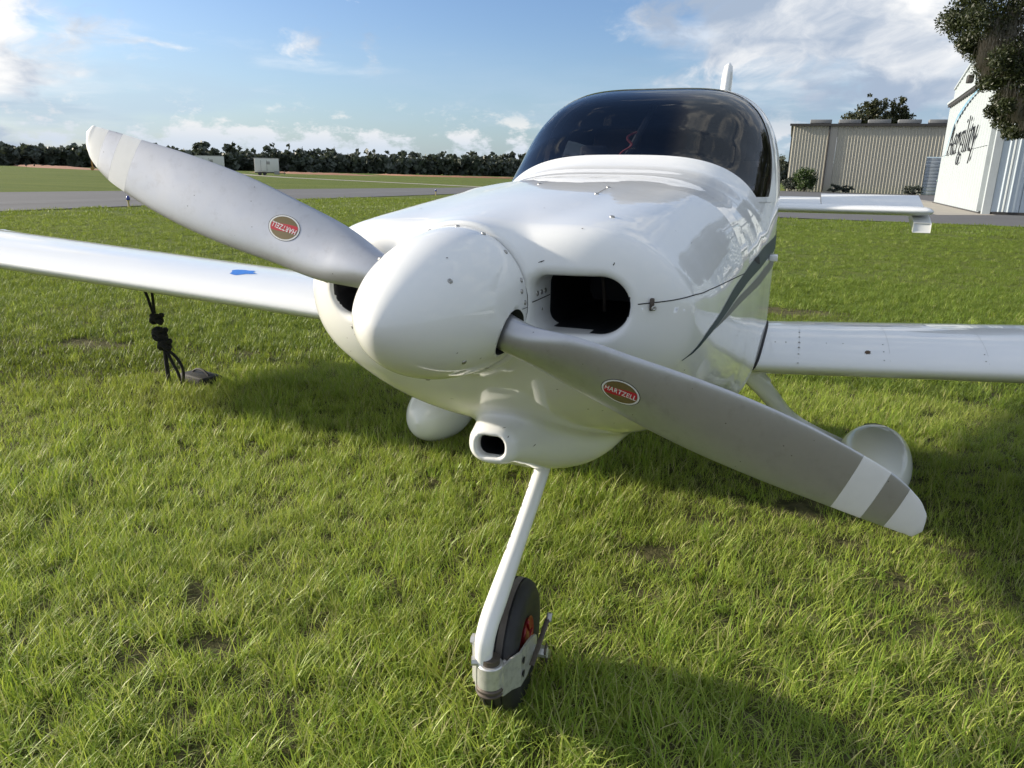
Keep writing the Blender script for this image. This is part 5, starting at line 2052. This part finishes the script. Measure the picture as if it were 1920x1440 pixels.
def scatter():
    g = np.random.default_rng(77)
    X, Y, I, S = [], [], [], []
    cx, cy = 0.6, -1.3

    def ring(r0, r1, dens, kind):
        half = math.radians(56)
        n = int(half * (r1 * r1 - r0 * r0) * dens)
        r = np.sqrt(g.uniform(r0 * r0, r1 * r1, n))
        a = -0.344 + g.uniform(-half, half, n)
        x, y = cx + r * np.sin(a), cy + r * np.cos(a)
        cov = vnoise(x, y, 2.2, 5) * 0.6 + vnoise(x, y, 6.5, 6) * 0.4
        keep = np.ones(n, bool)
        for bx, by, rx, ry in BARE:
            q = ((x - bx) / rx) ** 2 + ((y - by) / ry) ** 2
            keep &= (q > 0.75 + 0.6 * g.random(n)) | (g.random(n) < 0.05)
        if kind == 0:
            keep &= (cov > 0.04 + 0.14 * g.random(n)) | (g.random(n) < 0.45)
        keep &= ~((x < -20.9) & (x > -35))
        keep &= ~((x > -4.5) & (y > 29.7))
        x, y, cov, n = x[keep], y[keep], cov[keep], int(keep.sum())
        u = g.random(n)
        if kind == 0:
            tall = vnoise(x, y, 1.5, 9) * 0.65 + vnoise(x, y, 4.1, 10) * 0.35
            idx = np.where(u < 0.10, g.integers(15, 18, n), np.where(u < 0.13 + 0.6 * np.clip((tall - 0.50) * 3.2, 0, 1), g.integers(10, 15, n), g.integers(0, 10, n)))
            rr = np.hypot(x - cx, y - cy)
            lush = np.clip((2.75 - rr) / 0.9, 0, 1) * 0.55 + np.exp(-(((x - 0.15) / 0.55) ** 2 + ((y - 0.35) / 0.30) ** 2)) * 0.6
            sw = (g.random(n) < lush * 0.6) & (idx < 15)
            idx = np.where(sw, g.integers(10, 15, n), idx)
            weed = (vnoise(x, y, 3.3, 21) > 0.74) & (g.random(n) < 0.16)
            idx = np.where(weed, g.integers(27, 30, n), idx)
            s = g.uniform(0.70, 1.25, n) * (0.82 + 0.34 * tall) * (1 + 0.14 * lush)
        elif kind == 1:
            idx = np.where(u < 0.12, g.integers(10, 15, n), g.integers(18, 23, n))
            s = g.uniform(0.7, 1.15, n)
        else:
            idx = g.integers(23, 27, n)
            s = g.uniform(0.6, 1.0, n)
        X.append(x)
        Y.append(y)
        I.append(idx)
        S.append(s)
    ring(0.9, 3.2, 720, 0)
    ring(3.2, 5.6, 560, 0)
    ring(5.6, 12.0, 170, 1)
    ring(12.0, 24.0, 42, 1)
    ring(24.0, 40.0, 6.0, 2)
    X, Y, I, S = map(np.concatenate, (X, Y, I, S))
    n = len(X)
    me = bpy.data.meshes.new('grass')
    me.vertices.add(n)
    me.vertices.foreach_set('co', np.stack([X, Y, 0 * X - 0.006], 1).ravel())
    R = np.stack([g.normal(0, .10, n), g.normal(0, .10, n), g.uniform(0, 2 * math.pi, n)], 1)
    a = me.attributes.new('rot', 'FLOAT_VECTOR', 'POINT')
    a.data.foreach_set('vector', R.astype(np.float32).ravel())
    a = me.attributes.new('scl', 'FLOAT', 'POINT')
    a.data.foreach_set('value', S.astype(np.float32))
    a = me.attributes.new('idx', 'INT', 'POINT')
    a.data.foreach_set('value', I.astype(np.int32))
    o = new_obj('grass', me)
    tag(o, 'green and straw-coloured mown grass covering the field', 'grass', kind='stuff')
    ng = bpy.data.node_groups.new('grass_scatter', 'GeometryNodeTree')
    ng.interface.new_socket('Geometry', in_out='INPUT', socket_type='NodeSocketGeometry')
    ng.interface.new_socket('Geometry', in_out='OUTPUT', socket_type='NodeSocketGeometry')
    N, L = ng.nodes, ng.links
    gi, go = N.new('NodeGroupInput'), N.new('NodeGroupOutput')
    ip = N.new('GeometryNodeInstanceOnPoints')
    ci = N.new('GeometryNodeCollectionInfo')
    ci.inputs['Collection'].default_value = CLUMPS
    ci.inputs['Separate Children'].default_value = True
    ci.inputs['Reset Children'].default_value = True

    def attr(nm, ty):
        q = N.new('GeometryNodeInputNamedAttribute')
        q.data_type = ty
        q.inputs['Name'].default_value = nm
        return q.outputs['Attribute']
    er = N.new('FunctionNodeEulerToRotation')
    L.new(attr('rot', 'FLOAT_VECTOR'), er.inputs[0])
    L.new(gi.outputs[0], ip.inputs['Points'])
    L.new(ci.outputs[0], ip.inputs['Instance'])
    ip.inputs['Pick Instance'].default_value = True
    L.new(attr('idx', 'INT'), ip.inputs['Instance Index'])
    L.new(er.outputs[0], ip.inputs['Rotation'])
    L.new(attr('scl', 'FLOAT'), ip.inputs['Scale'])
    L.new(ip.outputs[0], go.inputs[0])
    md = o.modifiers.new('scatter', 'NODES')
    md.node_group = ng
    print('grass clumps', n)


scatter()
